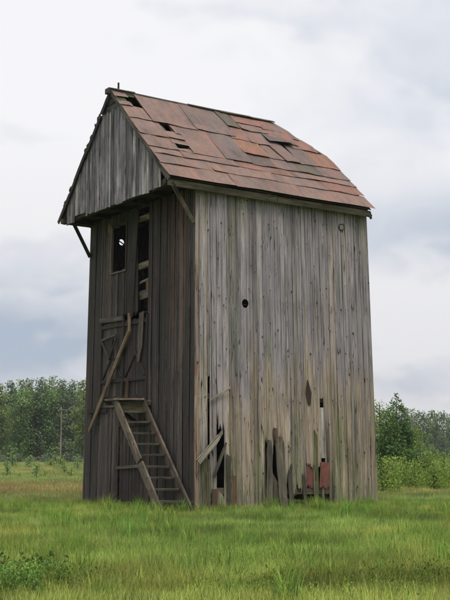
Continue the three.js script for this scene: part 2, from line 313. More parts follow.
  mesh('tin_patch', tornGeo({ x0: 3.97, x1: 4.25, y0: 0.55, y1: 1.36, th: 0.006, z: -0.03, uv: [2, 2, 0, 0], seed: 3 }, 0.18), redTin2, wall);
  const rp = mesh('tin_patch', tornGeo({ x0: -0.19, x1: 0.2, y0: -0.4, y1: 0.4, th: 0.006, z: 0, uv: [2, 2, 0.7, 0.3], seed: 8 }, 0.16), redTin, wall); rp.position.set(4.65, 0.93, 0.03); rp.rotation.set(0.04, 0.05, -0.07);
  put('sill_beam', [0.1, 0.56, -0.14], [6.6, 0.45, -0.14], 0.2, 0.18, timber(104, 96, 80));
  for (const y of [3.2, 6.1, 9.0]) put('wall_rail', [0.15, y, -0.12], [6.6, y, -0.12], 0.16, 0.14, timber(70, 60, 50));
  for (const x of [2.2, 4.4]) put('wall_post', [x, 0, -0.3], [x, 9, -0.3], 0.2, 0.18, timber(66, 58, 50));
}

// --- front wall (dark, under the overhang); x runs from -6.62 (far corner) to 0 (near corner)
const front = group('front_wall', mill); front.rotation.set(-tilt, -Math.PI / 2, 0, 'YXZ');
front.userData.label = 'dark brown entrance wall with broken boarding, window hole and doors';
const frontEdges = edgesOf(WD, 0.16, 0.27, 44, [2.62, 3.3, 4.0, 4.97, 2.4, 4.28, 5.5]);   // measured from the near corner
{
  const at = boardIndex(frontEdges, WD), R = rng(13), bt = frontEdges.map(() => [R(), R(), R()]), knots = knotField(120, WD, SIDE_H, 19);
  const tex = paint(1024, 1408, WD, SIDE_H, (x, y) => {
    const v = WD - x, b = at(v), [t0, t1, t2] = bt[b], f = fibre(x, y, b + 60), k = crack(x, y, b + 30), kn = knots(x, y);
    const big = fbm(x * 0.9 + 20, y * 0.3 + t1 * 2, 3), st = vnoise(x * 30 + b * 5, y * 0.4 + 9);
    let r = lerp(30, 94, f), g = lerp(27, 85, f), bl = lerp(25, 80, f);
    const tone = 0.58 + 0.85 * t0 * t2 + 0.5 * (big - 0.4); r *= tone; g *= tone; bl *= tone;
    const red = sstep(0.45, 0.72, big * 0.6 + st * 0.5) * (v < 2.6 && v > 0.5 && y > 5 ? 0.85 : y < 5.75 && v > 2.3 && v < 4.4 ? 1.0 : 0.35);
    r = lerp(r, r * 1.14, red); g = lerp(g, g * 0.82, red); bl = lerp(bl, bl * 0.72, red);
    const bleach = sstep(0.6, 0.82, st * 0.7 + f * 0.35) * 0.55; r = lerp(r, 104, bleach); g = lerp(g, 100, bleach); bl = lerp(bl, 97, bleach);
    const dk = (1 - 0.6 * k) * (1 - 0.5 * kn);
    return [r * dk, g * dk, bl * dk, clamp(0.35 + f * 0.55 - k * 0.5)];
  });
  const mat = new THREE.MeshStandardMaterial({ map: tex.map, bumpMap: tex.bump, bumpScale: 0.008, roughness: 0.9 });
  const fan0 = fanOf(WD), fan = (x, y) => -WD + fan0(x + WD, y), uv = [WD, SIDE_H, -WD, 0], r = rng(3);
  let n = 0;
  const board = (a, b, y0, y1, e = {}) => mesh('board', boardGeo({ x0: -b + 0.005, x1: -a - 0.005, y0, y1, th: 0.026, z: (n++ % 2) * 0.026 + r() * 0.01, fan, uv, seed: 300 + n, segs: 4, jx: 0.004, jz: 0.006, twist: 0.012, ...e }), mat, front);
  for (let i = 0; i < frontEdges.length - 1; i++) {
    const a = frontEdges[i], b = frontEdges[i + 1], m = (a + b) / 2, foot = 0.03 + r() * 0.12;
    if (m > 2.62 && m < 3.3) { board(a, b, 9.1, 9.25, { segs: 1 }); }                               // torn-off boards
    else if (m > 3.3 && m < 4.0) board(a, b, 5.86 + r() * 0.1, 9.2, { lean: -0.16, botCut: [-0.1, 0.05] });
    else if (m > 4.0 && m < 4.97) { board(a, b, 8.8 - r() * 0.05, 9.2, { segs: 1 }); board(a, b, 5.9, 7.32 + r() * 0.05); }
    else if (m > 4.97 && m < 5.5) board(a, b, 5.9, 9.2);
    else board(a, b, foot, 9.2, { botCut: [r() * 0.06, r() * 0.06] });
    if (m > 2.4 && m < 4.28) board(a, b, 0.15 + r() * 0.1, 2.92, { z: -0.02 - r() * 0.01 });          // lower door planks
    else if (m > 4.28 && m < 5.5) board(a, b, foot, 3.2);
  }
  const D = timber(54, 48, 44), DB = timber(46, 38, 34), Lt = timber(136, 120, 102), Gy = timber(92, 86, 80), Rd = timber(66, 48, 40);
  const put = (name, v0, y0, v1, y1, w, th, m, z = 0.02, o, par = front) => mesh(name, timberGeo([-v0, y0, z], [-v1, y1, z], w, th, new THREE.Vector3(0, 0, 1), o), m, par);
  // upper doors: two leaves of planks with ledges and diagonal braces
  const leaf = (v0, v1, y0, y1, z) => {
    const d = group('door', front), k = 6, w = (v1 - v0) / k, rr = rng(v0 * 100);
    for (let i = 0; i < k; i++) { const b = boardGeo({ x0: -v0 - (i + 1) * w + 0.002, x1: -v0 - i * w - 0.002, y0: y0 + rr() * 0.03, y1: y1 - rr() * 0.04, th: 0.024, z: z + rr() * 0.008, fan, uv, seed: 700 + i + v0 * 10, segs: 2, jx: 0.003, jz: 0.003 }); mesh('plank', b, mat, d); }
    for (const y of [y0 + 0.12, lerp(y0, y1, 0.26), y1 - 0.14]) put('ledge', v0 + 0.02, y, v1 - 0.02, y, 0.11, 0.03, D, z + 0.03, undefined, d);
    put('brace', v0 + 0.1, lerp(y0, y1, 0.3), lerp(v0, v1, 0.55), lerp(y0, y1, 0.62), 0.09, 0.026, D, z + 0.028, undefined, d);
    put('brace', v1 - 0.1, lerp(y0, y1, 0.3), lerp(v0, v1, 0.45), lerp(y0, y1, 0.6), 0.08, 0.026, D, z + 0.03, undefined, d);
    return d;
  };
  leaf(2.64, 4.05, 3.2, 5.72, 0.0); leaf(4.055, 5.49, 3.2, 5.74, 0.01);
  for (const v of [2.62, 4.06, 5.5]) put('door_frame', v, 3.16, v, 5.78, 0.1, 0.05, DB, 0.04);
  // openings and torn boarding
  put('cross_rail', 2.5, 8.8, 3.5, 8.81, 0.17, 0.1, timber(170, 150, 124), -0.05);
  put('cross_rail', 2.5, 7.34, 3.6, 7.3, 0.2, 0.1, timber(142, 128, 110), -0.06);
  put('cross_rail', 2.5, 6.45, 3.7, 6.38, 0.26, 0.1, timber(116, 104, 92), -0.09);
  put('cross_rail', 2.5, 6.92, 3.4, 6.8, 0.07, 0.06, Lt, -0.1);
  put('post_stub', 2.78, 6.5, 2.78, 6.86, 0.2, 0.07, timber(112, 88, 70), -0.07);
  put('hanging_board', 3.66, 5.7, 3.4, 9.1, 0.34, 0.026, timber(58, 50, 46), 0.05, { botCut: [-0.1, 0.1] });
  put('hanging_board', 3.02, 4.35, 2.92, 5.82, 0.26, 0.026, Gy, 0.07, { taperBot: [0.3, 0.5], topCut: [0, 0.06] });
  put('header_beam', 4.05, 5.79, 5.62, 5.84, 0.16, 0.06, Gy, 0.05);
  put('window_frame', 4.97, 7.3, 4.99, 8.86, 0.09, 0.07, timber(118, 110, 100), 0.03);
  put('window_frame', 4.0, 7.3, 3.99, 8.82, 0.08, 0.06, Rd, 0.03);
  put('window_frame', 3.98, 7.3, 4.97, 7.3, 0.06, 0.06, Gy, 0.03);
  put('window_frame', 3.98, 8.82, 5.05, 8.84, 0.08, 0.06, Rd, 0.03);
  put('loose_block', 5.08, 8.64, 5.08, 8.96, 0.14, 0.04, timber(116, 96, 74), 0.05);
  const sh = group('broken_shutter', front);
  put('rail', 5.46, 5.2, 4.52, 5.3, 0.08, 0.03, Gy, 0.08, undefined, sh); put('rail', 5.42, 5.16, 4.9, 4.56, 0.08, 0.03, Gy, 0.08, undefined, sh);
  put('rail', 4.9, 4.56, 4.42, 5.22, 0.08, 0.03, D, 0.09, undefined, sh); put('panel', 5.0, 4.72, 4.9, 5.22, 0.42, 0.012, DB, 0.062, { taperBot: [0.5, 0.2] }, sh);
  put('sill_board', 2.35, 3.1, 5.6, 3.12, 0.16, 0.06, Gy, 0.05);
  put('sill_board', 5.0, 2.94, 6.3, 2.98, 0.14, 0.06, DB, 0.05);
  put('door_post', 3.72, 3.3, 3.7, 3.84, 0.13, 0.04, timber(116, 84, 62), 0.08);
  put('door_bar', 2.75, 1.24, 4.32, 1.18, 0.1, 0.04, Gy, 0.06);
  put('door_bar', 2.5, 2.5, 4.25, 2.46, 0.1, 0.03, DB, 0.03);
  // the long broken rail hanging aslant across the wall
  const pole = group('slanting_rail', front);
  mesh('rail', timberGeo([-3.58, 5.34, 0.12], [-5.98, 2.32, 0.16], 0.15, 0.05, new THREE.Vector3(0, 0, 1), { taperTop: [0.5, 0.8], jx: 0.008 }), timber(140, 120, 100), pole);
  mesh('rail_end', timberGeo([-3.56, 5.3, 0.13], [-3.64, 5.9, 0.09], 0.13, 0.05, new THREE.Vector3(0, 0, 1), { taperTop: [0.4, 0.6] }), timber(140, 120, 100), pole);
  pole.userData.label = 'pale rail hanging aslant across the dark wall';
  // corner posts and inner frame
  put('wall_post', 0.12, 0, 0.24, 9, 0.2, 0.18, D, -0.14); put('wall_post', 6.5, 0, 6.38, 9, 0.2, 0.18, D, -0.14);
  put('wall_post', 2.5, 0, 2.5, 9, 0.18, 0.16, D, -0.16); put('wall_post', 3.9, 5.9, 3.9, 9, 0.16, 0.14, D, -0.16);
}
// --- rear and far walls close the body
{
  const rear = group('rear_wall', mill); rear.position.set(L, 0, 0); rear.rotation.set(-tilt, Math.PI / 2, 0, 'YXZ');
  const far = group('far_wall', mill); far.position.set(0, 0, -WD); far.rotation.set(-tilt, Math.PI, 0, 'YXZ');
  const mats = [timber(112, 106, 98), timber(100, 96, 88), timber(122, 114, 102)];
  for (const [wall, w, s] of [[rear, WD, 1], [far, L, -1]]) {
    const e = edgesOf(w, 0.24, 0.36, w * 10 | 0, s < 0 ? [1.11, 1.45] : []), fan = fanOf(w);
    for (let i = 0; i < e.length - 1; i++) {
      const f = s > 0 ? fan : (x, y) => -fan(x, y), a = s > 0 ? e[i] : e[i + 1], b = s > 0 ? e[i + 1] : e[i];
      if (s < 0 && e[i] < 1.2 && e[i + 1] > 1.36) {                                                   // board with the bright hole seen through the window
        const sh = new THREE.Shape([[-e[i + 1], 0.1], [-e[i], 0.1], [-e[i], 9.2], [-e[i + 1], 9.2]].map(p => new THREE.Vector2(f(-p[0], p[1]), p[1]))), hp = new THREE.Path();
        hp.absellipse(-1.28, 8.72, 0.105, 0.105, 0, Math.PI * 2, true); sh.holes.push(hp);
        mesh('board', new THREE.ExtrudeGeometry(sh, { depth: 0.025, bevelEnabled: false, curveSegments: 10 }).translate(0, 0, -0.03), mats[0], wall);
        mesh('splinter', timberGeo([-1.12, 8.8, -0.01], [-1.44, 8.62, -0.01], 0.04, 0.02), mats[0], wall);
        continue;
      }
      mesh('board', boardGeo({ x0: a + (s > 0 ? 0.001 : -0.001) * 0, x1: b, y0: 0.05, y1: 9.2, fan: f, uv: [1, 4, i * 0.37, i], seed: 900 + i + w }), mats[i % 3], wall);
    }
  }
  const floorM = timber(70, 60, 52), frame = group('inner_frame', mill);
  const q = (name, p, r2, w, th, fc) => mesh(name, timberGeo(p, r2, w, th, fc, { segs: 1 }), floorM, frame);
  for (const y of [3.05, 5.9]) for (let i = 0; i < 13; i++) q('floor_plank', [0.25, y, -0.4 - i * 0.47], [6.4, y, -0.4 - i * 0.47], 0.465, 0.04, new THREE.Vector3(0, 1, 0));
  q('king_post', [3.4, 0, -3.3], [3.4, 8.8, -3.3], 0.6, 0.6);
  for (const y of [3.3, 6.2, 8.9]) q('cross_beam', [0.4, y, -3.3], [6.4, y, -3.3], 0.34, 0.3);
}

// --- gable above the entrance and its overhang
const slope = Math.atan2(RIDGE - EAVE, MID + EO), cs = Math.cos(slope), sn = Math.sin(slope), SL = Math.hypot(RIDGE - EAVE, MID + EO);
{
  const gab = group('gable', mill); gab.position.set(-FO + 0.1, 0, 0); gab.rotation.y = -Math.PI / 2;
  gab.userData.label = 'grey boarded gable overhanging the entrance wall';
  const mats = [timber(145, 142, 152), timber(120, 118, 126), timber(176, 175, 184), timber(136, 132, 138), timber(100, 98, 104)];
  const r = rng(52), roofY = v => RIDGE - Math.abs(v - MID) * Math.tan(slope) - 0.13;
  let v = 0.42, i = 0;
  while (v < 6.32) {
    const w = 0.115 + r() * 0.1, b = Math.min(v + w, 6.34), m = (v + b) / 2;
    const top = m => Math.min(roofY(m), 12.16 + (r() - 0.5) * 0.05), t0 = top(v), t1 = top(b), y1 = Math.min(t0, t1);
    let y0 = 9.1 + (r() - 0.5) * 0.06; if (v > 5.55) y0 = 9.0 + r() * 0.05; else if (v > 5.0) y0 = 9.2 + r() * 0.03; else if (v < 0.75) y0 = 9.12;
    const pale = v > 1.05 && v < 1.4 ? 2 : Math.floor(r() * 5);
    if (y1 - y0 > 0.08) mesh('board', boardGeo({ x0: -b + 0.003, x1: -v - 0.003, y0, y1, th: 0.024, z: (i % 2) * 0.02 + r() * 0.006, seed: 1200 + i, segs: 3, jx: 0.004, jz: 0.004, topCut: [t1 - y1, t0 - y1], uv: [1, 4, r() * 5, r() * 5], twist: 0.01 }), mats[pale], gab);
    v = b; i++;
  }
  const put = (name, v0, y0, v1, y1, w, th, m, z, o) => mesh(name, timberGeo([-v0, y0, z], [-v1, y1, z], w, th, new THREE.Vector3(0, 0, 1), o), m, gab);
  put('apex_board', 2.78, 12.22, 3.86, 12.2, 0.18, 0.025, timber(84, 82, 80), 0.01); put('apex_board', 2.98, 12.42, 3.64, 12.4, 0.16, 0.025, timber(70, 68, 66), -0.005);
  put('tie_beam', 0.2, 9.22, 6.4, 9.22, 0.18, 0.16, timber(62, 56, 50), -0.12);
  // barge boards
  const vb = t => [-EO + t * cs, EAVE + t * sn];
  const barge = timber(98, 92, 84), dark = timber(50, 46, 44);
  for (const [t0, t1] of [[0.02, 2.6], [2.55, SL - 0.05]]) { const [a, b] = vb(t0), [c, d] = vb(t1); put('barge_board', a, b - 0.09, c, d - 0.09, 0.15, 0.03, barge, 0.075); }
  for (const [t0, t1, o] of [[0, 1.7, -0.02], [1.6, 2.9, 0.03], [2.85, 4.1, -0.01], [4.15, SL - 0.1, 0.02]]) { const [a, b] = vb(t0), [c, d] = vb(t1); put('barge_board', WD - a, b - 0.1 + o, WD - c, d - 0.1 + o, 0.14, 0.03, dark, 0.075, { jx: 0.02 }); }
  // soffit boards and joists of the overhang
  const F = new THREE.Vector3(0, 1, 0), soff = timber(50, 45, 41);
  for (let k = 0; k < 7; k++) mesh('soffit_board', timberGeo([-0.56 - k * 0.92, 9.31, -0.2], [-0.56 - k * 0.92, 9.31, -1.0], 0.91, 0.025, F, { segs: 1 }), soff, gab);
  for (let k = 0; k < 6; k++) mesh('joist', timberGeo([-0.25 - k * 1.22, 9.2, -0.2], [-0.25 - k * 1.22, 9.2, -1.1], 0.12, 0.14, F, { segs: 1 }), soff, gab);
  // diagonal struts to the wall corners
  const st = timber(112, 104, 94);
  mesh('strut', timberGeo([0.08, 9.16, -0.06], [-0.13, 8.15, -0.93], 0.13, 0.1, new THREE.Vector3(0, 0.6, 1)), st, gab);
  mesh('strut', timberGeo([-6.05, 9.14, -0.06], [-6.46, 8.1, -0.93], 0.13, 0.1, new THREE.Vector3(0, 0.6, 1)), timber(58, 52, 47), gab);
}

// --- roof
{
  const tint = (r, g, b) => new THREE.MeshStandardMaterial({ map: rust.map, bumpMap: rust.bump, bumpScale: 0.006, roughness: 0.72, metalness: 0.08, color: new THREE.Color().setRGB(r, g, b) });
  const T = { n: tint(0.95, 0.95, 0.95), g: tint(0.8, 0.88, 0.94), o: tint(1.22, 0.92, 0.68), d: tint(0.55, 0.58, 0.6), l: tint(1.06, 1.04, 1.0), r: tint(1.05, 0.84, 0.76), k: tint(0.5, 0.62, 0.52) };
  // frame of a slope: x along the ridge (u), y up the slope, z out of it
  const near = group('roof', mill); near.userData.label = 'rusty brown tin roof slope patched with odd sheets';
  near.matrixAutoUpdate = true; near.position.set(0, EAVE, EO); near.rotation.x = -(Math.PI / 2 - slope);
  const farR = group('roof', mill); farR.position.set(0, EAVE, -WD - EO); farR.rotation.set(-(Math.PI / 2 - slope), Math.PI, 0, 'YXZ');
  const U1 = 6.72, TB = Math.hypot(11.51 - EAVE, 2.03 + EO), RE = 5.33;          // rear verge, height of the half hip, ridge end
  const hipU = t => t < TB ? U1 : lerp(U1, RE, (t - TB) / (SL - TB));
  let sSeed = 0;
  function sheet(u0, u1, t0, t1, z, mat, o = {}) {                                 // a thin warped plate clipped by the half hip
    const nx = 3, ny = 2, r = rng(4000 + ++sSeed), pos = [], uv = [], idx = [], th = 0.006, ou = r() * 5, ot = r() * 5;
    const sk = o.skew || 0, curl = o.curl || 0, P = [];
    for (let j = 0; j <= ny; j++) for (let i = 0; i <= nx; i++) {
      const fx = i / nx, fy = j / ny; let t = lerp(t0, t1, fy) + ((i === 0 || i === nx) && (j === 0 || j === ny) ? (r() - 0.5) * 0.07 : (r() - 0.5) * 0.06), u = lerp(u0, u1, fx) + sk * fy + (r() - 0.5) * 0.03;
      t = Math.min(t, SL - 0.01); u = Math.min(u, hipU(t) + 0.01);
      P.push([u, t, z + (o.parent ? 0 : 0.036 * (1 - fy)) + (r() - 0.5) * 0.024 + curl * (1 - fy) ** 2 * (0.6 + 0.6 * fx)]);
    }
    for (const d of [0, -th]) for (const p of P) { pos.push(p[0], p[1], p[2] + d); uv.push((p[0] + ou) / 5, (p[1] + ot) / 5); }
    const n = P.length, at = (i, j) => j * (nx + 1) + i;
    for (let j = 0; j < ny; j++) for (let i = 0; i < nx; i++) { const a = at(i, j), b = at(i + 1, j), c = at(i + 1, j + 1), d = at(i, j + 1); idx.push(a, b, c, a, c, d, n + a, n + c, n + b, n + a, n + d, n + c); }
    const rim = []; for (let i = 0; i < nx; i++) rim.push(at(i, 0)); for (let j = 0; j < ny; j++) rim.push(at(nx, j)); for (let i = nx; i > 0; i--) rim.push(at(i, ny)); for (let j = ny; j > 0; j--) rim.push(at(0, j));
    rim.forEach((a, k) => { const b = rim[(k + 1) % rim.length]; idx.push(a, n + a, n + b, a, n + b, b); });
    let g = new THREE.BufferGeometry(); g.setAttribute('position', new THREE.Float32BufferAttribute(pos, 3)); g.setAttribute('uv', new THREE.Float32BufferAttribute(uv, 2)); g.setIndex(idx); g = g.toNonIndexed(); g.computeVertexNormals();
    return mesh('tin_sheet', g, mat, o.parent || near);
  }
  // sheathing boards under the tin, with the torn places left open
  const wood = timber(76, 70, 58), mossy = timber(92, 96, 66), Z = new THREE.Vector3(0, 0, 1);
  const plank = (a, b, t, m, par = near) => mesh('sheathing_board', timberGeo([a, t, -0.04], [b, t, -0.04], 0.23, 0.024, Z, { segs: 2, jx: 0.008 }), m, par);
  for (let k = 0; k < 20; k++) {
    const t = 0.13 + k * 0.249, end = Math.max(1, hipU(t + 0.1) - 0.08);
    const holes = [[-0.56, -0.12, 4.3, 4.52], [-0.5, -0.1, 4.05, 4.22], [0.06, 0.44, 3.0, 3.2], [0.2, 0.42, 2.75, 2.96], [0.1, 0.58, 1.78, 2.0]].filter(h => t + 0.115 > h[2] && t - 0.115 < h[3]);
    let a = -FO + 0.06; const m = t > 3.9 && t < 4.8 ? mossy : wood;
    for (const h of holes) { if (h[0] - a > 0.05) plank(a, h[0], t, m); a = h[1]; }
    plank(a, end, t, t > 3.9 && a < 0.5 ? mossy : wood);
  }
  for (let k = 0; k < 20; k++) { const t = 0.13 + k * 0.249; plank(-Math.max(1, hipU(t + 0.1) - 0.08), FO - 0.06 - (k * 37 % 11) * 0.012 + 0.03, t, wood, farR); }
  // bottom courses
  const row = (t0, t1, us, z, tints, o) => { for (let i = 0; i < us.length - 1; i++) sheet(us[i] - 0.02, us[i + 1] + 0.03, t0, t1, z + (i % 2) * 0.012, T[tints[i % tints.length]], o); };
  row(-0.05, 0.7, [-0.97, 1.35, 3.9, 6.7], 0.03, 'lnl');
  row(0.66, 1.24, [-0.95, 0.9, 3.2, 5.2, 6.72], 0.018, 'nlnr'); row(1.2, 1.64, [-0.95, 0.1, 2.0, 4.2, 6.72], 0.008, 'lnrn');
  row(1.58, 2.36, [-0.95, 0.06], 0.0, 'l'); row(1.99, 2.36, [0.06, 0.6], 0.002, 'n', {}); row(1.58, 1.8, [0.06, 0.6], 0.0, 'n');
  row(2.32, 3.3, [-0.95, 0.04], -0.004, 'l'); row(2.32, 2.78, [0.04, 0.62], -0.002, 'l'); sheet(0.44, 0.64, 2.7, 3.3, 0.0, T.n);
  row(3.22, 4.06, [-0.95, -0.1], -0.008, 'l'); row(4.0, 4.34, [-0.95, -0.54], -0.01, 'n'); row(4.5, SL, [-0.95, -0.5], -0.01, 'n');
  sheet(-0.14, 1.5, 3.2, SL, 0.004, T.n); sheet(1.46, 2.95, 3.22, SL, 0.012, T.g);
  sheet(0.6, 1.8, 1.58, 3.36, 0.002, T.n); sheet(1.76, 2.78, 1.58, 3.36, 0.014, T.g);
  // patchwork at the rear
  sheet(2.76, 3.7, 1.58, 2.3, 0.006, T.d); sheet(2.74, 3.72, 2.2, 3.16, 0.02, T.o); sheet(2.74, 3.5, 3.1, 3.95, 0.006, T.r);
  sheet(2.94, 3.48, 3.9, SL, 0.03, T.k, { skew: -0.1 }); sheet(3.44, 4.3, 3.06, 3.92, 0.01, T.n); sheet(3.46, 5.0, 4.3, SL, 0.012, T.r); sheet(3.5, 4.6, 3.86, 4.36, 0.02, T.n);
  sheet(3.68, 4.6, 1.58, 2.25, 0.012, T.g); sheet(3.7, 4.5, 2.2, 3.1, 0.004, T.n, { skew: 0.1 }); sheet(4.4, 5.0, 2.15, 3.42, 0.036, T.g, { skew: -0.3 });
  sheet(4.28, 5.3, 3.3, 4.0, 0.02, T.d, { curl: 0.1 }); sheet(4.5, 5.6, 3.4, 4.3, 0.03, T.r); sheet(4.58, 5.6, 1.58, 2.2, 0.016, T.k); sheet(4.96, 5.7, 2.16, 3.36, 0.02, T.g); sheet(5.2, 6.3, 3.2, 4.0, 0.01, T.r);
  sheet(5.56, 6.74, 1.58, 2.3, 0.012, T.n); sheet(5.66, 6.72, 2.24, 3.24, 0.008, T.o); sheet(4.9, 5.9, 3.9, SL, 0.008, T.n); sheet(4.5, 5.5, 4.2, SL, 0.014, T.n);
  // far slope
  const plain = (u0, u1, t0, t1, z, mat) => { const f = t => -hipU(t); const g = new THREE.BoxGeometry(u1 - u0, t1 - t0, 0.006); const q = g.attributes.position; for (let i = 0; i < q.count; i++) { const t = q.getY(i) + (t0 + t1) / 2; q.setXYZ(i, Math.max(q.getX(i) + (u0 + u1) / 2, f(t)), t, q.getZ(i) + z); } g.computeVertexNormals(); mesh('tin_sheet', g, mat, farR); };
  for (let j = 0; j < 5; j++) for (let i = 0; i < 4; i++) plain(-6.72 + i * 1.9, -6.72 + (i + 1) * 1.9 + 0.03 + (i === 3 ? 0.02 - (j * 29 % 7) * 0.02 : 0), j * 0.99 - 0.02, Math.min((j + 1) * 0.99 + 0.03, SL), 0.02 - j * 0.006 + (i % 2) * 0.008, [T.n, T.g, T.l][(i + j) % 3]);
  // half hip at the rear and the boarded rear gable below it
  const hip = group('half_hip', mill), hy = EAVE + TB * sn, vA = -EO + TB * cs, vB = WD - vA;
  { const A = [U1, hy, -vA], B = [U1, hy, -vB], C = [RE, RIDGE, -MID], g = new THREE.BufferGeometry(), low = p => [p[0] - 0.03, p[1] - 0.03, p[2]]; const ps = [A, C, B, low(A), low(B), low(C), A, B, low(B), A, low(B), low(A), A, low(A), low(C), A, low(C), C, B, C, low(C), B, low(C), low(B)]; g.setAttribute('position', new THREE.Float32BufferAttribute(ps.flat(), 3)); g.setAttribute('uv', new THREE.Float32BufferAttribute(ps.flatMap(p => [p[2] / 5, p[1] / 5]), 2)); g.computeVertexNormals(); mesh('tin_sheet', g, T.n, hip); }
  for (let k = 0; k < 22; k++) { const v0 = k * 0.3 + 0.02, v1 = v0 + 0.29, tp = v => Math.min(hy, RIDGE - Math.abs(v - MID) * Math.tan(slope)) - 0.1; mesh('gable_board', boardGeo({ x0: v0, x1: v1, y0: 9.2, y1: Math.min(tp(v0), tp(v1)), uv: [1, 4, k, k], seed: k, topCut: [tp(v0) - Math.min(tp(v0), tp(v1)), tp(v1) - Math.min(tp(v0), tp(v1))], segs: 1 }).rotateY(Math.PI / 2).translate(L - 0.14, 0, 0), timber(100, 96, 88), hip); }
  // ridge boards, eaves board, rafters
  const cap = group('ridge', mill), ridgeW = [timber(98, 96, 84), timber(84, 82, 72)], N1 = new THREE.Vector3(0, 1, 0.55), N2 = new THREE.Vector3(0, 1, -0.6);
  for (const [a, b, w, i] of [[-1.0, -0.1, 0.09, 0], [1.9, 3.3, 0.14, 1], [3.1, 4.4, 0.19, 0], [4.3, 5.36, 0.17, 0]]) mesh('ridge_board', timberGeo([a, RIDGE + 0.0, -MID + 0.06], [b, RIDGE + (i ? 0 : 0.015), -MID + 0.06], w, 0.03, N1), ridgeW[i], cap);
  mesh('ridge_board', timberGeo([-1.0, RIDGE - 0.01, -MID - 0.09], [5.3, RIDGE - 0.01, -MID - 0.09], 0.16, 0.03, N2), ridgeW[1], cap);
  mesh('ridge_pole', timberGeo([-1.08, RIDGE - 0.11, -MID], [5.2, RIDGE - 0.11, -MID], 0.16, 0.16), timber(70, 66, 62), cap);
  mesh('ridge_stake', timberGeo([-0.66, RIDGE - 0.05, -MID + 0.02], [-0.66, RIDGE + 0.24, -MID + 0.02], 0.05, 0.04), timber(62, 58, 54), cap);
  const eaves = group('eaves', mill), EB = timber(104, 98, 82), DR = timber(64, 58, 50);
  mesh('eaves_board', timberGeo([-0.94, 9.14, 0.1], [2.9, 9.14, 0.1], 0.2, 0.03, Z), EB, eaves); mesh('eaves_board', timberGeo([2.92, 9.13, 0.1], [6.64, 9.14, 0.1], 0.2, 0.03, Z), EB, eaves);
  mesh('wall_plate', timberGeo([-0.94, 9.2, -0.08], [6.6, 9.2, -0.08], 0.16, 0.16, Z), DR, eaves);
  mesh('wall_plate', timberGeo([-0.94, 9.2, -WD + 0.08], [6.6, 9.2, -WD + 0.08], 0.16, 0.16, Z), DR, eaves);
  { const r = rng(61); for (let k = 0; k < 7; k++) { const u = 6.52 + r() * 0.2, y = 9.26 - r() * 0.06; mesh('rotten_end', timberGeo([u, y, 0.1 - r() * 0.1], [u + (r() - 0.3) * 0.1, y - 0.14 - r() * 0.12, 0.12], 0.07, 0.02, Z, { taperTop: [0.5, 0.3], segs: 1 }), DR, eaves); } }
  for (let k = 0; k < 8; k++) for (const sgn of [1, -1]) { const u = -0.8 + k * 1.0; if (u > 5.2) continue; mesh('rafter', timberGeo([u, EAVE - 0.14, -MID + sgn * (MID + 0.06)], [u, RIDGE - 0.2, -MID + sgn * 0.06], 0.1, 0.12, new THREE.Vector3(0, 1, sgn), { segs: 1 }), DR, eaves); }
  // ragged pieces along the far verge of the gable
  { const r = rng(71), Gd = timber(58, 54, 52); for (let k = 0; k < 12; k++) { const t = 0.4 + r() * 4.2, v = WD + EO - t * cs, y = EAVE + t * sn; mesh('verge_splinter', timberGeo([-FO + 0.03 - r() * 0.04, y - 0.04, -v], [-FO + 0.03, y + 0.02 + r() * r() * 0.14, -v - 0.02 - r() * 0.05], 0.04 + r() * 0.14, 0.02, new THREE.Vector3(-1, 0, 0), { segs: 1 }), Gd, eaves); } }
}
shade(mill);

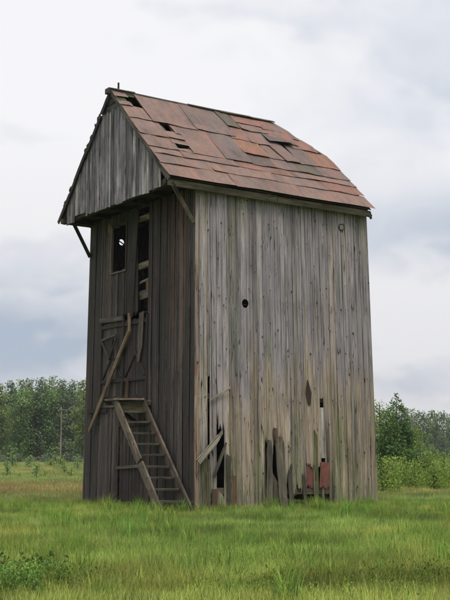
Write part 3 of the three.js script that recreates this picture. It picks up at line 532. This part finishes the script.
// ------------------------------------------------------------------ staircase along the entrance wall
{
  const st = group('wooden_staircase'); st.position.copy(mill.position); st.rotation.y = mill.rotation.y;
  tag(st, 'steep open wooden staircase climbing to the landing of the dark wall', 'staircase');
  const P = (u, y, v) => [u, y, -v];
  const O0 = [-0.8, 3.16, 3.06], O1 = [-0.84, 0.0, 0.4], I0 = [-0.12, 3.16, 2.66], I1 = [-0.16, 0.0, -0.08];
  const A = timber(116, 106, 94), B = timber(96, 86, 76), Tm = timber(78, 72, 62), Gn = timber(86, 84, 60), face = new THREE.Vector3(-1, 0, 0);
  const at = (a, b, t) => [lerp(a[0], b[0], t), lerp(a[1], b[1], t), lerp(a[2], b[2], t)];
  mesh('stringer', timberGeo(P(...at(O0, O1, 0.56)), P(...O0), 0.27, 0.06, face), A, st);
  mesh('stringer', timberGeo(P(...at(O0, O1, 1.0)), P(...at(O0, O1, 0.58)), 0.28, 0.06, face, { topCut: [0.06, -0.03] }), timber(104, 96, 84), st);
  mesh('stringer', timberGeo(P(...I1), P(...I0), 0.27, 0.06, face), B, st);
  for (let k = 1; k <= 9; k++) {
    const t = k / 10 + 0.005, a = at(O0, O1, t), b = at(I0, I1, t);
    mesh('tread', timberGeo(P(a[0] + 0.03, a[1], a[2]), P(b[0] - 0.03, b[1] - 0.02 + (k % 3) * 0.012, b[2]), 0.27, 0.055, new THREE.Vector3(0, 1, 0), { segs: 2, jx: 0.012 }), k === 4 || k === 1 ? Gn : Tm, st);
  }
  mesh('riser', timberGeo(P(-0.79, 2.98, 2.95), P(-0.15, 2.98, 2.58), 0.3, 0.03, new THREE.Vector3(0, 0, 1), { segs: 2 }), Gn, st);
  mesh('landing_plank', timberGeo(P(-0.9, 3.2, 3.0), P(-0.1, 3.2, 2.56), 0.26, 0.05, new THREE.Vector3(0, 1, 0)), timber(124, 116, 104), st);
  mesh('landing_plank', timberGeo(P(-0.92, 3.19, 3.28), P(-0.1, 3.2, 2.84), 0.26, 0.05, new THREE.Vector3(0, 1, 0)), timber(108, 100, 90), st);
  mesh('landing_plank', timberGeo(P(-0.88, 3.2, 3.56), P(-0.1, 3.2, 3.12), 0.26, 0.05, new THREE.Vector3(0, 1, 0)), timber(96, 88, 80), st);
  for (const v of [3.1, 3.5]) mesh('landing_bearer', timberGeo(P(-0.86, 3.1, v + 0.05), P(-0.08, 3.1, v - 0.36), 0.1, 0.1, new THREE.Vector3(0, 1, 0), { segs: 1 }), timber(60, 54, 48), st);
mesh('landing_bracket', timberGeo(P(-0.7, 3.02, 3.3), P(-0.08, 2.5, 3.0), 0.1, 0.09, face, { segs: 1 }), timber(58, 52, 46), st);
  shade(st);
}
console.log('mill done');

// ------------------------------------------------------------------ vegetation
const leafMat = new THREE.MeshPhysicalMaterial({ vertexColors: true, roughness: 0.9, side: THREE.DoubleSide, transmission: 0.35, thickness: 0, specularIntensity: 0.1 });
scene.fog = new THREE.FogExp2(0xccd4de, 0.00016);
const barkMat = new THREE.MeshStandardMaterial({ map: tile.map, bumpMap: tile.bump, bumpScale: 0.02, color: sRGB(120, 112, 100), roughness: 0.95 });
// crown: leaf faces scattered through lobes; lobes = [x, y, z, rx, ry]
function crownGeo(lobes, n, size, seed, tones) {
  const r = rng(seed), pos = [], col = [], nor = [], vol = lobes.map(l => l[3] * l[3] * l[4]), sum = vol.reduce((a, b) => a + b, 0);
  const q = new THREE.Quaternion(), e = new THREE.Euler(), a = new THREE.Vector3(), nn = new THREE.Vector3();
  for (const [li, l] of lobes.entries()) {
    const m = Math.ceil(n * vol[li] / sum), tone = tones[Math.floor(r() * tones.length)], lt = 0.8 + 0.4 * r();
    for (let i = 0; i < m; i++) {
      const th = r() * 6.283, cz = r() * 2 - 1, rad = Math.pow(r(), 0.42) * (0.86 + 0.28 * r()), sx = Math.sqrt(1 - cz * cz);
      const x = l[0] + Math.cos(th) * sx * rad * l[3], y = l[1] + cz * rad * l[4], z = l[2] + Math.sin(th) * sx * rad * l[3];
      e.set((r() - 0.5) * 2.4, r() * 6.283, (r() - 0.5) * 2.4); q.setFromEuler(e);
      const s = size * (0.6 + 0.8 * r()), v = lt * (0.75 + 0.5 * r()), c = [tone[0] * v * (0.9 + 0.25 * r()), tone[1] * v, tone[2] * v];
      nn.set(0, 1, 0).applyQuaternion(q);
      const k = [[-0.5, 0, 0], [0, 0.1, 0.42], [0.5, 0, 0], [0, 0.06, -0.42]].map(p => a.set(...p).multiplyScalar(s).applyQuaternion(q).toArray());
      for (const t of [0, 1, 2, 0, 2, 3]) { pos.push(x + k[t][0], y + k[t][1], z + k[t][2]); col.push(...c); nor.push(nn.x, nn.y, nn.z); }
    }
  }
  const g = new THREE.BufferGeometry(); g.setAttribute('position', new THREE.Float32BufferAttribute(pos, 3)); g.setAttribute('color', new THREE.Float32BufferAttribute(col, 3)); g.setAttribute('normal', new THREE.Float32BufferAttribute(nor, 3));
  return g;
}
function limb(p, q, r0, r1, sides = 6) {
  const P = new THREE.Vector3(...p), Q = new THREE.Vector3(...q), d = Q.clone().sub(P), g = new THREE.CylinderGeometry(r1, r0, d.length(), sides, 3);
  g.translate(0, d.length() / 2, 0); g.applyQuaternion(new THREE.Quaternion().setFromUnitVectors(new THREE.Vector3(0, 1, 0), d.normalize())); g.translate(...p); return g;
}
const wood = { dark: [[0.18, 0.28, 0.10], [0.21, 0.31, 0.11], [0.15, 0.24, 0.095]], pale: [[0.20, 0.25, 0.085], [0.17, 0.225, 0.08]], grey: [[0.14, 0.19, 0.11], [0.155, 0.20, 0.115]], shrub: [[0.20, 0.30, 0.06], [0.17, 0.26, 0.06], [0.235, 0.32, 0.075]], spruce: [[0.085, 0.155, 0.055], [0.105, 0.18, 0.06]] };
function treeProto(h, w, seed, tones, leaves, size, clear = 0.16, lobesN = 16) {
  const g = new THREE.Group(), r = rng(seed), lobes = [], limbs = [limb([0, -0.1, 0], [w * 0.04 * (r() - 0.5), h * 0.62, 0], h * 0.013 + 0.04, h * 0.005 + 0.02, 7), limb([0, h * 0.6, 0], [w * 0.06 * (r() - 0.5), h * 0.95, 0], h * 0.005 + 0.02, 0.02, 5)];
  for (let i = 0; i < lobesN; i++) {
    const f = (i + 0.5) / lobesN, y = h * lerp(clear, 0.96, f), prof = Math.sin(Math.PI * Math.pow(lerp(0.12, 0.97, f), 0.8)) ** 0.7, a = i * 2.4 + r() * 1.2, d = w * 0.32 * prof * (0.5 + 0.7 * r());
    const R = w * (0.15 + 0.13 * r()) * (0.55 + 0.6 * prof), c = [Math.cos(a) * d, y - R * 0.3, Math.sin(a) * d, R, R * (0.75 + 0.5 * r())];
    lobes.push(c); limbs.push(limb([0, Math.max(h * 0.1, y - d * 1.1), 0], [c[0] * 0.8, y - R * 0.2, c[2] * 0.8], h * 0.005 + 0.015, 0.012, 5));
  }
  const t = new THREE.Mesh(mergeGeometries(limbs), barkMat); t.name = 'trunk'; g.add(t);
  const c = new THREE.Mesh(crownGeo(lobes, leaves, size, seed + 7, tones), leafMat); c.name = 'crown'; g.add(c);
  return shade(g);
}
function plant(proto, name, x, z, s, turn, label, cat, grp, sy = 1) {
  const o = proto.clone(); o.name = unique(name); o.position.set(x, 0, z); o.rotation.y = turn; o.scale.set(s, s * sy, s); o.userData = {}; scene.add(o); return tag(o, label, cat, grp);
}
const F = 1094.4 / Math.cos(0.1393);
const atPx = (px, dist) => [(px - 225) / F * dist * 1.0, -dist];
// distant wood on the left of the photograph
{
  const protos = [treeProto(16, 5.6, 1, [...wood.dark, wood.grey[0]], 5200, 0.34, 0.2, 22), treeProto(16, 6.4, 2, [...wood.dark, wood.pale[1]], 5200, 0.34, 0.14, 22), treeProto(16, 5.2, 3, wood.pale, 4600, 0.34, 0.16, 22), treeProto(16, 6.0, 4, [...wood.grey, wood.dark[1]], 5200, 0.34, 0.1, 22)];
  const skirt = treeProto(16, 7.5, 5, [...wood.dark, wood.grey[0]], 6000, 0.36, 0.0, 26);
  const ord = ['first', 'second', 'third', 'fourth', 'fifth', 'sixth', 'seventh', 'eighth', 'ninth'], r = rng(91);
  const row = [[-3, 384, 2], [9, 381, 0], [19, 379, 1], [29, 377, 3], [40, 378, 0], [50, 375.5, 1], [61, 378, 3], [71, 381, 0], [82, 380, 2]];
  row.forEach(([px, top, v], i) => {
    const d = 204 + r() * 22, [x, z] = atPx(px, d), h = (1.6 + (453.5 - top) / F * d) * 1.045;
    plant(protos[v], 'poplar_tree', x, z, h / 16, r() * 6, `tall leafy tree in the front of the distant wood, ${ord[i]} from the picture's left edge`, 'tree', 'trees of the distant wood beside the dark wall');
  });
  for (let i = 0; i < 14; i++) {
    const px = -14 + i * 8.4, d = 236 + r() * 26, [x, z] = atPx(px, d), h = 1.6 + (453.5 - 383 - r() * 6) / F * d;
    plant(skirt, 'poplar_tree', x, z, h / 16, r() * 6, 'dark leafy tree in the back rows of the wood beyond the dark wall', 'tree', 'back trees of the distant wood');
  }
  const bush = treeProto(1.5, 2.4, 12, wood.grey, 420, 0.2, 0.1, 7);
  [[3, 1], [17, 1.3], [33, 0.8], [42, 1], [48, 1.25], [55, 1], [66, 1.35], [77, 1.1]].forEach(([px, s], i) => { const d = 182 + r() * 8, [x, z] = atPx(px, d); plant(bush, 'shrub', x, z, s, r() * 6, `small pale shrub at the foot of the distant wood, ${ord[i]} from the picture's left edge`, 'shrub', 'small shrubs along the foot of the wood'); });
  const sap = [treeProto(1.7, 1.5, 15, wood.dark, 300, 0.13, 0.12, 8), treeProto(1.3, 1.6, 16, wood.shrub, 260, 0.13, 0.1, 7)];
  [[7, 76, 0.7], [20, 70, 0.4], [36, 68, 0.66], [44, 76, 0.45], [64, 84, 0.6], [71, 72, 0.62], [29, 118, 1], [50, 125, 1], [12, 130, 1.1], [60, 140, 1.2], [77, 112, 0.9]].forEach(([px, d, s], i) => { const [x, z] = atPx(px, d); plant(sap[i % 2], 'sapling', x, z, s, i * 1.7, i < 6 ? `knee-high leafy sapling in the meadow left of the mill, ${ord[i]} from the picture's left edge` : 'tiny sapling far out in the meadow before the wood', 'sapling', i < 6 ? 'saplings in the near meadow' : 'saplings in the far meadow'); });
}
// right-hand side: young tree, shrubs, far wood
{
  const ord = ['first', 'second', 'third', 'fourth', 'fifth', 'sixth', 'seventh', 'eighth', 'ninth', 'tenth'], r = rng(191);
  const far = [treeProto(12, 7, 31, wood.grey, 2600, 0.45, 0.1), treeProto(12, 6, 32, [...wood.grey, wood.dark[1]], 2600, 0.45, 0.1)];
  [[384, 407], [396, 409], [406, 405], [415, 406], [424, 409], [433, 407], [442, 409], [452, 411]].forEach(([px, top], i) => { const d = 240 + r() * 34, [x, z] = atPx(px, d), h = 1.6 + (451.5 - top) / F * d; plant(far[i % 2], 'birch_tree', x, z, h / 12, r() * 6, `grey-green tree of the far wood beyond the shrubs, ${ord[i]} from the mill`, 'tree', 'trees of the far wood beyond the shrubs'); });
  for (let i = 0; i < 7; i++) { const [x, z] = atPx(380 + i * 12.5, 225 + r() * 8), s = 0.42 + r() * 0.14; plant(far[(i + 1) % 2], 'birch_tree', x, z, s, r() * 6, 'low dark tree in front of the far wood beyond the shrubs', 'tree', 'low trees in front of the far wood'); }
  // conical young tree
  const cone = (h, w, seed, leaves, size) => {
    const g = new THREE.Group(), rr = rng(seed), lobes = [], limbs = [limb([0, -0.1, 0], [0, h * 0.98, 0], 0.06, 0.01, 7)];
    for (let i = 0; i < 80; i++) { const f = (i + 0.5) / 80, y = h * lerp(0.06, 0.985, f), reach = w / 2 * Math.pow(1 - f, 0.85) * (0.35 + 0.72 * rr()) + 0.03, a = i * 2.4 + rr(), R = (0.3 * (1 - f) + 0.09) * (0.7 + 0.5 * rr()) * w / 2.6; lobes.push([Math.cos(a) * reach, y, Math.sin(a) * reach, R, R * 0.8]); limbs.push(limb([0, y - reach * 0.4, 0], [Math.cos(a) * reach, y, Math.sin(a) * reach], 0.016, 0.005, 4)); }
    const t = new THREE.Mesh(mergeGeometries(limbs), barkMat); t.name = 'trunk'; g.add(t); const c = new THREE.Mesh(crownGeo(lobes, leaves, size, seed + 3, wood.spruce), leafMat); c.name = 'crown'; g.add(c); return shade(g);
  };
  const c1 = cone(4.7, 3.7, 41, 10000, 0.11); let [x, z] = atPx(397, 56);
  plant(c1, 'young_tree', x, z, 1, 0.4, 'pointed dark green young tree standing behind the shrubs beside the mill', 'tree');
  const c2 = treeProto(5.6, 4.2, 43, [...wood.shrub, wood.pale[0]], 6500, 0.13, 0.06, 22); [x, z] = atPx(380, 68);
  plant(c2, 'young_tree', x, z, 0.88, 1.4, 'yellow-green young tree half hidden behind the edge of the grey wall', 'tree'); [x, z] = atPx(414, 74);
  plant(c2, 'young_tree', x, z, 0.62, 3.4, 'low yellow-green tree behind the pointed young tree', 'tree');
  const sh = [treeProto(1.9, 2.6, 51, wood.shrub, 2600, 0.085, 0.06, 16), treeProto(1.7, 2.4, 52, wood.shrub, 2400, 0.085, 0.05, 16), treeProto(2.0, 2.0, 53, [wood.shrub[0], wood.pale[0]], 2200, 0.085, 0.05, 14)];
  [[381, 43, 0.8, 0], [392, 47, 0.72, 2], [403, 50, 0.8, 1], [413, 47, 0.66, 0], [423, 49, 0.8, 2], [433, 46, 0.7, 1], [443, 49, 0.78, 0], [454, 47, 0.72, 1]].forEach(([px, d, s, v], i) => { const [x, z] = atPx(px, d); plant(sh[v], 'shrub', x, z, s, i * 1.3, `leafy bright green shrub in the row right of the mill, ${ord[i]} from the mill`, 'shrub', 'row of shrubs right of the mill'); });
  [[386, 62, 0.9, 1], [420, 60, 0.75, 1], [436, 64, 0.8, 2], [450, 60, 0.85, 0]].forEach(([px, d, s, v], i) => { const [x, z] = atPx(px, d); plant(sh[v], 'shrub', x, z, s, i * 2.3, `green shrub behind the front row of shrubs, ${ord[i]} from the mill`, 'shrub', 'shrubs behind the front row'); });
}
// the far edge of the plain: a low dark line of woods all along the horizon
{
  const p = treeProto(9, 9, 61, [...wood.dark, ...wood.grey], 1500, 0.6, 0.0, 14), g = p.children[1].geometry, r = rng(77), n = 150, m = new THREE.InstancedMesh(g, leafMat, n), M = new THREE.Matrix4(), q = new THREE.Quaternion();
  for (let i = 0; i < n; i++) { const a = lerp(-0.62, 0.62, (i + r()) / n), d = 430 + r() * 40; q.setFromAxisAngle(new THREE.Vector3(0, 1, 0), r() * 6.3); M.compose(new THREE.Vector3(Math.sin(a) * d, 0, -Math.cos(a) * d), q, new THREE.Vector3(1, 0.75 + 0.5 * r(), 1)); m.setMatrixAt(i, M); }
  m.name = unique('distant_treeline'); m.userData.kind = 'stuff'; tag(m, 'low line of woods along the far edge of the plain', 'woods'); m.castShadow = m.receiveShadow = true; scene.add(m);
}
// utility pole with its wire
{
  const d = 150, [x, z] = atPx(60, d), p = group('utility_pole'); p.position.set(x, 0, z); tag(p, 'thin grey utility pole standing before the distant wood', 'utility pole');
  const pm = timber(150, 142, 132);
  mesh('post', new THREE.CylinderGeometry(0.08, 0.11, 8.0, 8).translate(0, 4.0, 0), pm, p); mesh('crossarm', new THREE.BoxGeometry(1.3, 0.08, 0.08).translate(0.45, 7.6, 0.13), pm, p);
  for (const dx of [-0.15, 1.05]) mesh('insulator', new THREE.CylinderGeometry(0.05, 0.06, 0.18, 6).translate(dx, 7.75, 0.15), timber(170, 168, 160), p);
  const pts = []; for (let i = 0; i <= 20; i++) { const t = i / 20; pts.push(new THREE.Vector3(1.05 + t * 34, 7.84 - Math.sin(Math.PI * t) * 0.5, 0.15 - t * 6)); }
  mesh('wire', new THREE.TubeGeometry(new THREE.CatmullRomCurve3(pts), 40, 0.035, 4), timber(120, 120, 120), p);
  mesh('end_post', new THREE.CylinderGeometry(0.11, 0.15, 8.0, 8).translate(35.05, 4.0, -5.85), pm, p);
}
console.log('trees done');

// ------------------------------------------------------------------ grass
function bladeTuft(n, h, rad, width, seed, tones, opt = {}) {
  const r = rng(seed), pos = [], col = [], nor = [];
  for (let i = 0; i < n; i++) {
    const a = r() * 6.283, d = Math.sqrt(r()) * rad, x = Math.cos(a) * d, z = Math.sin(a) * d, hh = h * (0.45 + 0.6 * r()), b = r() * 6.283, bend = hh * (0.15 + 0.95 * r() * r()) * (opt.bend || 1), w = width * (0.6 + 0.7 * r()), f = b + 1.57 + (r() - 0.5);
    const t = tones[Math.floor(r() * tones.length)], v = 0.75 + 0.5 * r(), c = [t[0] * v, t[1] * v, t[2] * v], S = [0, 0.45, 0.8, 1], P = [];
    for (const s of S) { const cx = x + Math.cos(b) * bend * s * s, cz = z + Math.sin(b) * bend * s * s, cy = hh * s * (1 - 0.12 * s - 0.26 * Math.min(1.6, bend / hh) * s), ww = w * (1 - s * s) * 0.5; P.push([cx - Math.cos(f) * ww, cy, cz - Math.sin(f) * ww], [cx + Math.cos(f) * ww, cy, cz + Math.sin(f) * ww]); }
    const T = [[0, 1, 3], [0, 3, 2], [2, 3, 5], [2, 5, 4], [4, 5, 6]];
    for (const tr of T) for (const k of tr) { pos.push(...P[k]); col.push(...c); nor.push(-Math.sin(f) * 0.5 * (Math.cos(f) > 0 ? 1 : -1), 0.86, Math.cos(f) * 0.5 * (Math.cos(f) > 0 ? 1 : -1)); }
    if (opt.head && r() < opt.head) {                                                    // seed head on a stalk
      const hc = opt.headTones[Math.floor(r() * opt.headTones.length)], top = hh * (1.25 + 0.5 * r()), hx = x + Math.cos(b) * bend * 1.1, hz = z + Math.sin(b) * bend * 1.1, hw = width * (0.3 + 0.3 * r()), hl = opt.headLen || 0.09;
      const Q = [[x, 0, z], [x + width * 0.35, 0, z], [hx, top, hz]]; for (const k of Q) { pos.push(...k); col.push(c[0] * 1.3, c[1] * 1.1, c[2] * 1.2); nor.push(0, 1, 0); }
      for (const [ca, sa] of [[1, 0], [0, 1]]) { const K = [[hx, top - hl, hz], [hx + hw * ca, top - hl * 0.4, hz + hw * sa], [hx, top + hl * 0.3, hz], [hx - hw * ca, top - hl * 0.4, hz - hw * sa]]; for (const k of [0, 1, 2, 0, 2, 3]) { pos.push(...K[k]); col.push(...hc); nor.push(0, 1, 0); } }
    }
  }
  const g = new THREE.BufferGeometry(); g.setAttribute('position', new THREE.Float32BufferAttribute(pos, 3)); g.setAttribute('color', new THREE.Float32BufferAttribute(col, 3)); g.setAttribute('normal', new THREE.Float32BufferAttribute(nor, 3)); return g;
}
const grassMat = new THREE.MeshPhysicalMaterial({ vertexColors: true, roughness: 0.9, side: THREE.DoubleSide, transmission: 0.4, thickness: 0, specularIntensity: 0.05 });
const GT = [[0.30, 0.385, 0.072], [0.36, 0.42, 0.09], [0.22, 0.315, 0.062], [0.43, 0.43, 0.165]], ST = [[0.44, 0.44, 0.20], [0.40, 0.41, 0.18]];
function scatter(name, geo, spots, label) {
  const m = new THREE.InstancedMesh(geo, grassMat, spots.length), M = new THREE.Matrix4(), q = new THREE.Quaternion(), up = new THREE.Vector3(0, 1, 0), c = new THREE.Color();
  spots.forEach(([x, z, s, a, t, y = 0], i) => { q.setFromAxisAngle(up, a); M.compose(new THREE.Vector3(x, y - 0.02, z), q, new THREE.Vector3(s, s * (0.85 + 0.3 * Math.sin(i * 12.9) ** 2), s)); m.setMatrixAt(i, M); m.setColorAt(i, c.setRGB(...t)); });
  m.name = unique(name); m.userData.kind = 'stuff'; tag(m, label, 'grass'); m.castShadow = m.receiveShadow = true; scene.add(m); return m;
}
const millInv = (() => { mill.updateMatrixWorld(true); const m = mill.matrixWorld.clone().invert(), v = new THREE.Vector3(); return (x, z) => { v.set(x, 0, z).applyMatrix4(m); return v.x > 0.03 && v.x < L && v.z < -0.03 && v.z > -WD; }; })();
{
  const r = rng(2024), tint = (x, z) => { const n = grassTone(x, z), m = fbm(x * 0.7 + 9, z * 0.7 + 3, 2), v = 0.6 + 0.55 * sstep(0.25, 0.75, m) + 0.3 * (vnoise(x * 2.1 + 4, z * 2.1) - 0.5); const y = sstep(0.38, 0.68, n); return [lerp(0.74, 1.14, y) * v, lerp(0.88, 1.06, y) * v, lerp(0.9, 1.1, y) * v]; };
  const bands = [[10, 17, 220, 0.95], [17, 24, 170, 0.82], [24, 36, 140, 0.66], [36, 60, 60, 0.6], [60, 110, 22, 0.8], [110, 235, 8, 1.0]];
  const spots = [[], [], []], farS = [[], []];
  for (const [d0, d1, dens, sc] of bands) {
    const half = d => 0.25 * d + 3.2, area = (d1 - d0) * (half(d0) + half(d1)), n = Math.floor(area * dens);
    for (let i = 0; i < n; i++) {
      const d = Math.sqrt(lerp(d0 * d0, d1 * d1, r())), x = (r() * 2 - 1) * half(d), z = -d; if (millInv(x, z)) continue;
      const s = sc * (0.6 + 0.7 * r()) * (0.55 + 0.9 * fbm(x * 0.9 + 17, z * 0.9 + 31, 3)), S = [x, z, s, r() * 6.283, tint(x, z)];
      (d < 36 ? spots[r() < 0.5 ? 0 : r() < 0.6 ? 1 : 2] : farS[r() < 0.6 ? 0 : 1]).push(S);
    }
  }
  scatter('meadow_grass', bladeTuft(18, 0.33, 0.13, 0.0075, 1, GT), spots[0], 'tall fresh green meadow grass in front of the mill');
  scatter('meadow_grass', bladeTuft(15, 0.34, 0.14, 0.007, 2, GT, { head: 0.03, headTones: ST }), spots[1], 'meadow grass with pale seed heads in front of the mill');
  scatter('meadow_grass', bladeTuft(18, 0.28, 0.14, 0.009, 3, [GT[2], GT[0], [0.07, 0.12, 0.024]]), spots[2], 'short dense green grass in front of the mill');
  scatter('meadow_grass', bladeTuft(18, 0.42, 0.24, 0.016, 4, GT), farS[0], 'green grass of the open meadow behind the mill');
  scatter('meadow_grass', bladeTuft(16, 0.46, 0.24, 0.014, 5, [GT[3], GT[1]], { head: 0.2, headTones: ST, headLen: 0.14 }), farS[1], 'seeding pale grass of the open meadow behind the mill');
  // arching tussocks and straw left from last year
  const tus = [], straw = []; for (let i = 0; i < 900; i++) { const d = Math.sqrt(lerp(121, 1100, r())), x = (r() * 2 - 1) * (0.222 * d + 1); if (millInv(x, -d)) continue; const f = fbm(x * 0.45 + 81, d * 0.45 + 2, 3); if (f > 0.5) tus.push([x, -d, 0.7 + 0.7 * r(), r() * 6.3, [0.8 + 0.3 * r(), 0.9 + 0.2 * r(), 0.9]]); else if (f < 0.42) straw.push([x, -d, 0.6 + 0.6 * r(), r() * 6.3, [1, 1, 1]]); }
  scatter('grass_tussocks', bladeTuft(46, 0.5, 0.1, 0.009, 12, [[0.19, 0.29, 0.065], [0.23, 0.33, 0.07], [0.16, 0.26, 0.06]], { bend: 1.5 }), tus, 'dark green arching grass tussocks in the meadow');
  scatter('dry_grass', bladeTuft(10, 0.42, 0.12, 0.005, 13, [[0.38, 0.37, 0.16], [0.34, 0.35, 0.14]], { bend: 1.2 }), straw, 'thin straw-coloured dry grass in the meadow');
  // taller seeding stalks: scattered through the meadow, thicker against the mill's foot
  const tall = []; for (let i = 0; i < 2600; i++) { const d = 14 + r() * 20, x = (r() * 2 - 1) * (0.222 * d + 1); if (millInv(x, -d) || fbm(x * 0.5 + 5, d * 0.5 + 8, 3) < 0.42) continue; tall.push([x, -d, 0.75 + 0.45 * r(), r() * 6.3, tint(x, -d)]); }
  mill.updateMatrixWorld(true); const pv = new THREE.Vector3();
  for (let i = 0; i < 900; i++) { const side = r() < 0.58; pv.set(side ? r() * 7 : -0.04 - r() * r() * 1.0, 0, side ? 0.04 + r() * r() * 0.9 : -r() * 6.8).applyMatrix4(mill.matrixWorld); tall.push([pv.x, pv.z, 0.5 + 0.55 * r(), r() * 6.3, tint(pv.x, pv.z)]); }
  scatter('meadow_grass', bladeTuft(7, 0.40, 0.12, 0.007, 11, [GT[0], GT[1], GT[3]], { head: 0.06, headTones: ST, headLen: 0.06 }), tall, 'tall seeding grass stalks against the foot of the mill and through the meadow');
  // reddish sorrel band on the left
  const sor = []; for (let i = 0; i < 1900; i++) { const d = 39 + r() * 19, x = -3.5 - r() * (0.23 * d - 2.2); if (fbm(x * 0.3 + 70, d * 0.5 + 20, 3) < 0.4) continue; sor.push([x, -d, 0.75 + 0.5 * r(), r() * 6.3, [1, 1, 1]]); }
  scatter('sorrel', bladeTuft(8, 0.26, 0.24, 0.010, 6, [[0.26, 0.22, 0.09], [0.22, 0.22, 0.07]], { head: 0.6, headTones: [[0.40, 0.25, 0.12], [0.36, 0.25, 0.13]], headLen: 0.1 }), sor, 'reddish band of seeding sorrel in the meadow left of the mill');
  // broad-leaved weeds: two patches in the near corners
  const leafy = (seed, tones) => { const rr = rng(seed), pos = [], col = [], nor = []; for (let i = 0; i < 34; i++) { const a = rr() * 6.283, d = rr() * 0.15, y = 0.05 + rr() * rr() * 0.26, b = rr() * 6.283, l = 0.022 + rr() * 0.034, t = tones[Math.floor(rr() * tones.length)], v = 0.75 + 0.5 * rr(), x = Math.cos(a) * d, z = Math.sin(a) * d, cb = Math.cos(b), sb = Math.sin(b); const K = [[x, y, z], [x + cb * l * 0.5 - sb * l * 0.28, y + 0.012, z + sb * l * 0.5 + cb * l * 0.28], [x + cb * l, y - 0.016 + (rr() - 0.5) * 0.03, z + sb * l], [x + cb * l * 0.5 + sb * l * 0.28, y + 0.016, z + sb * l * 0.5 - cb * l * 0.28]]; for (const k of [0, 1, 2, 0, 2, 3]) { pos.push(...K[k]); col.push(t[0] * v, t[1] * v, t[2] * v); nor.push(0, 1, 0); } const st = [[x * 0.3, 0, z * 0.3], [x * 0.3 + 0.006, 0, z * 0.3], [x, y, z]]; for (const k of st) { pos.push(...k); col.push(0.08, 0.11, 0.03); nor.push(0, 1, 0); } } const g = new THREE.BufferGeometry(); g.setAttribute('position', new THREE.Float32BufferAttribute(pos, 3)); g.setAttribute('color', new THREE.Float32BufferAttribute(col, 3)); g.setAttribute('normal', new THREE.Float32BufferAttribute(nor, 3)); return g; };
  const patch = (n, f) => { const s = []; for (let i = 0; i < n; i++) { const p = f(); if (!p || millInv(p[0], p[1])) continue; s.push([p[0], p[1], 0.8 + 0.6 * r(), r() * 6.3, tint(p[0], p[1])]); } return s; };
  scatter('broadleaf_weeds', leafy(8, [[0.27, 0.40, 0.07], [0.22, 0.35, 0.06]]), patch(1500, () => { const d = 11.5 + r() * 5.5, x = lerp(-0.4, 4.2, r()); return fbm(x * 0.8 + 33, d * 0.8 + 4, 3) > 0.42 + 0.2 * r() ? [x, -d] : null; }), 'bright broad-leaved weeds among the grass at the lower right');
  scatter('broadleaf_weeds', leafy(9, [[0.13, 0.25, 0.06], [0.16, 0.28, 0.06]]), patch(460, () => { const x = -2.35 + (r() + r() - 1) * 0.8, d = 13.2 + (r() + r() - 1) * 1.0; return fbm(x * 1.6 + 3, d * 1.2, 3) > 0.36 + 0.2 * r() ? [x, -d] : null; }), 'dark clump of broad-leaved weeds at the lower left');
}
renderer.render(scene, camera);
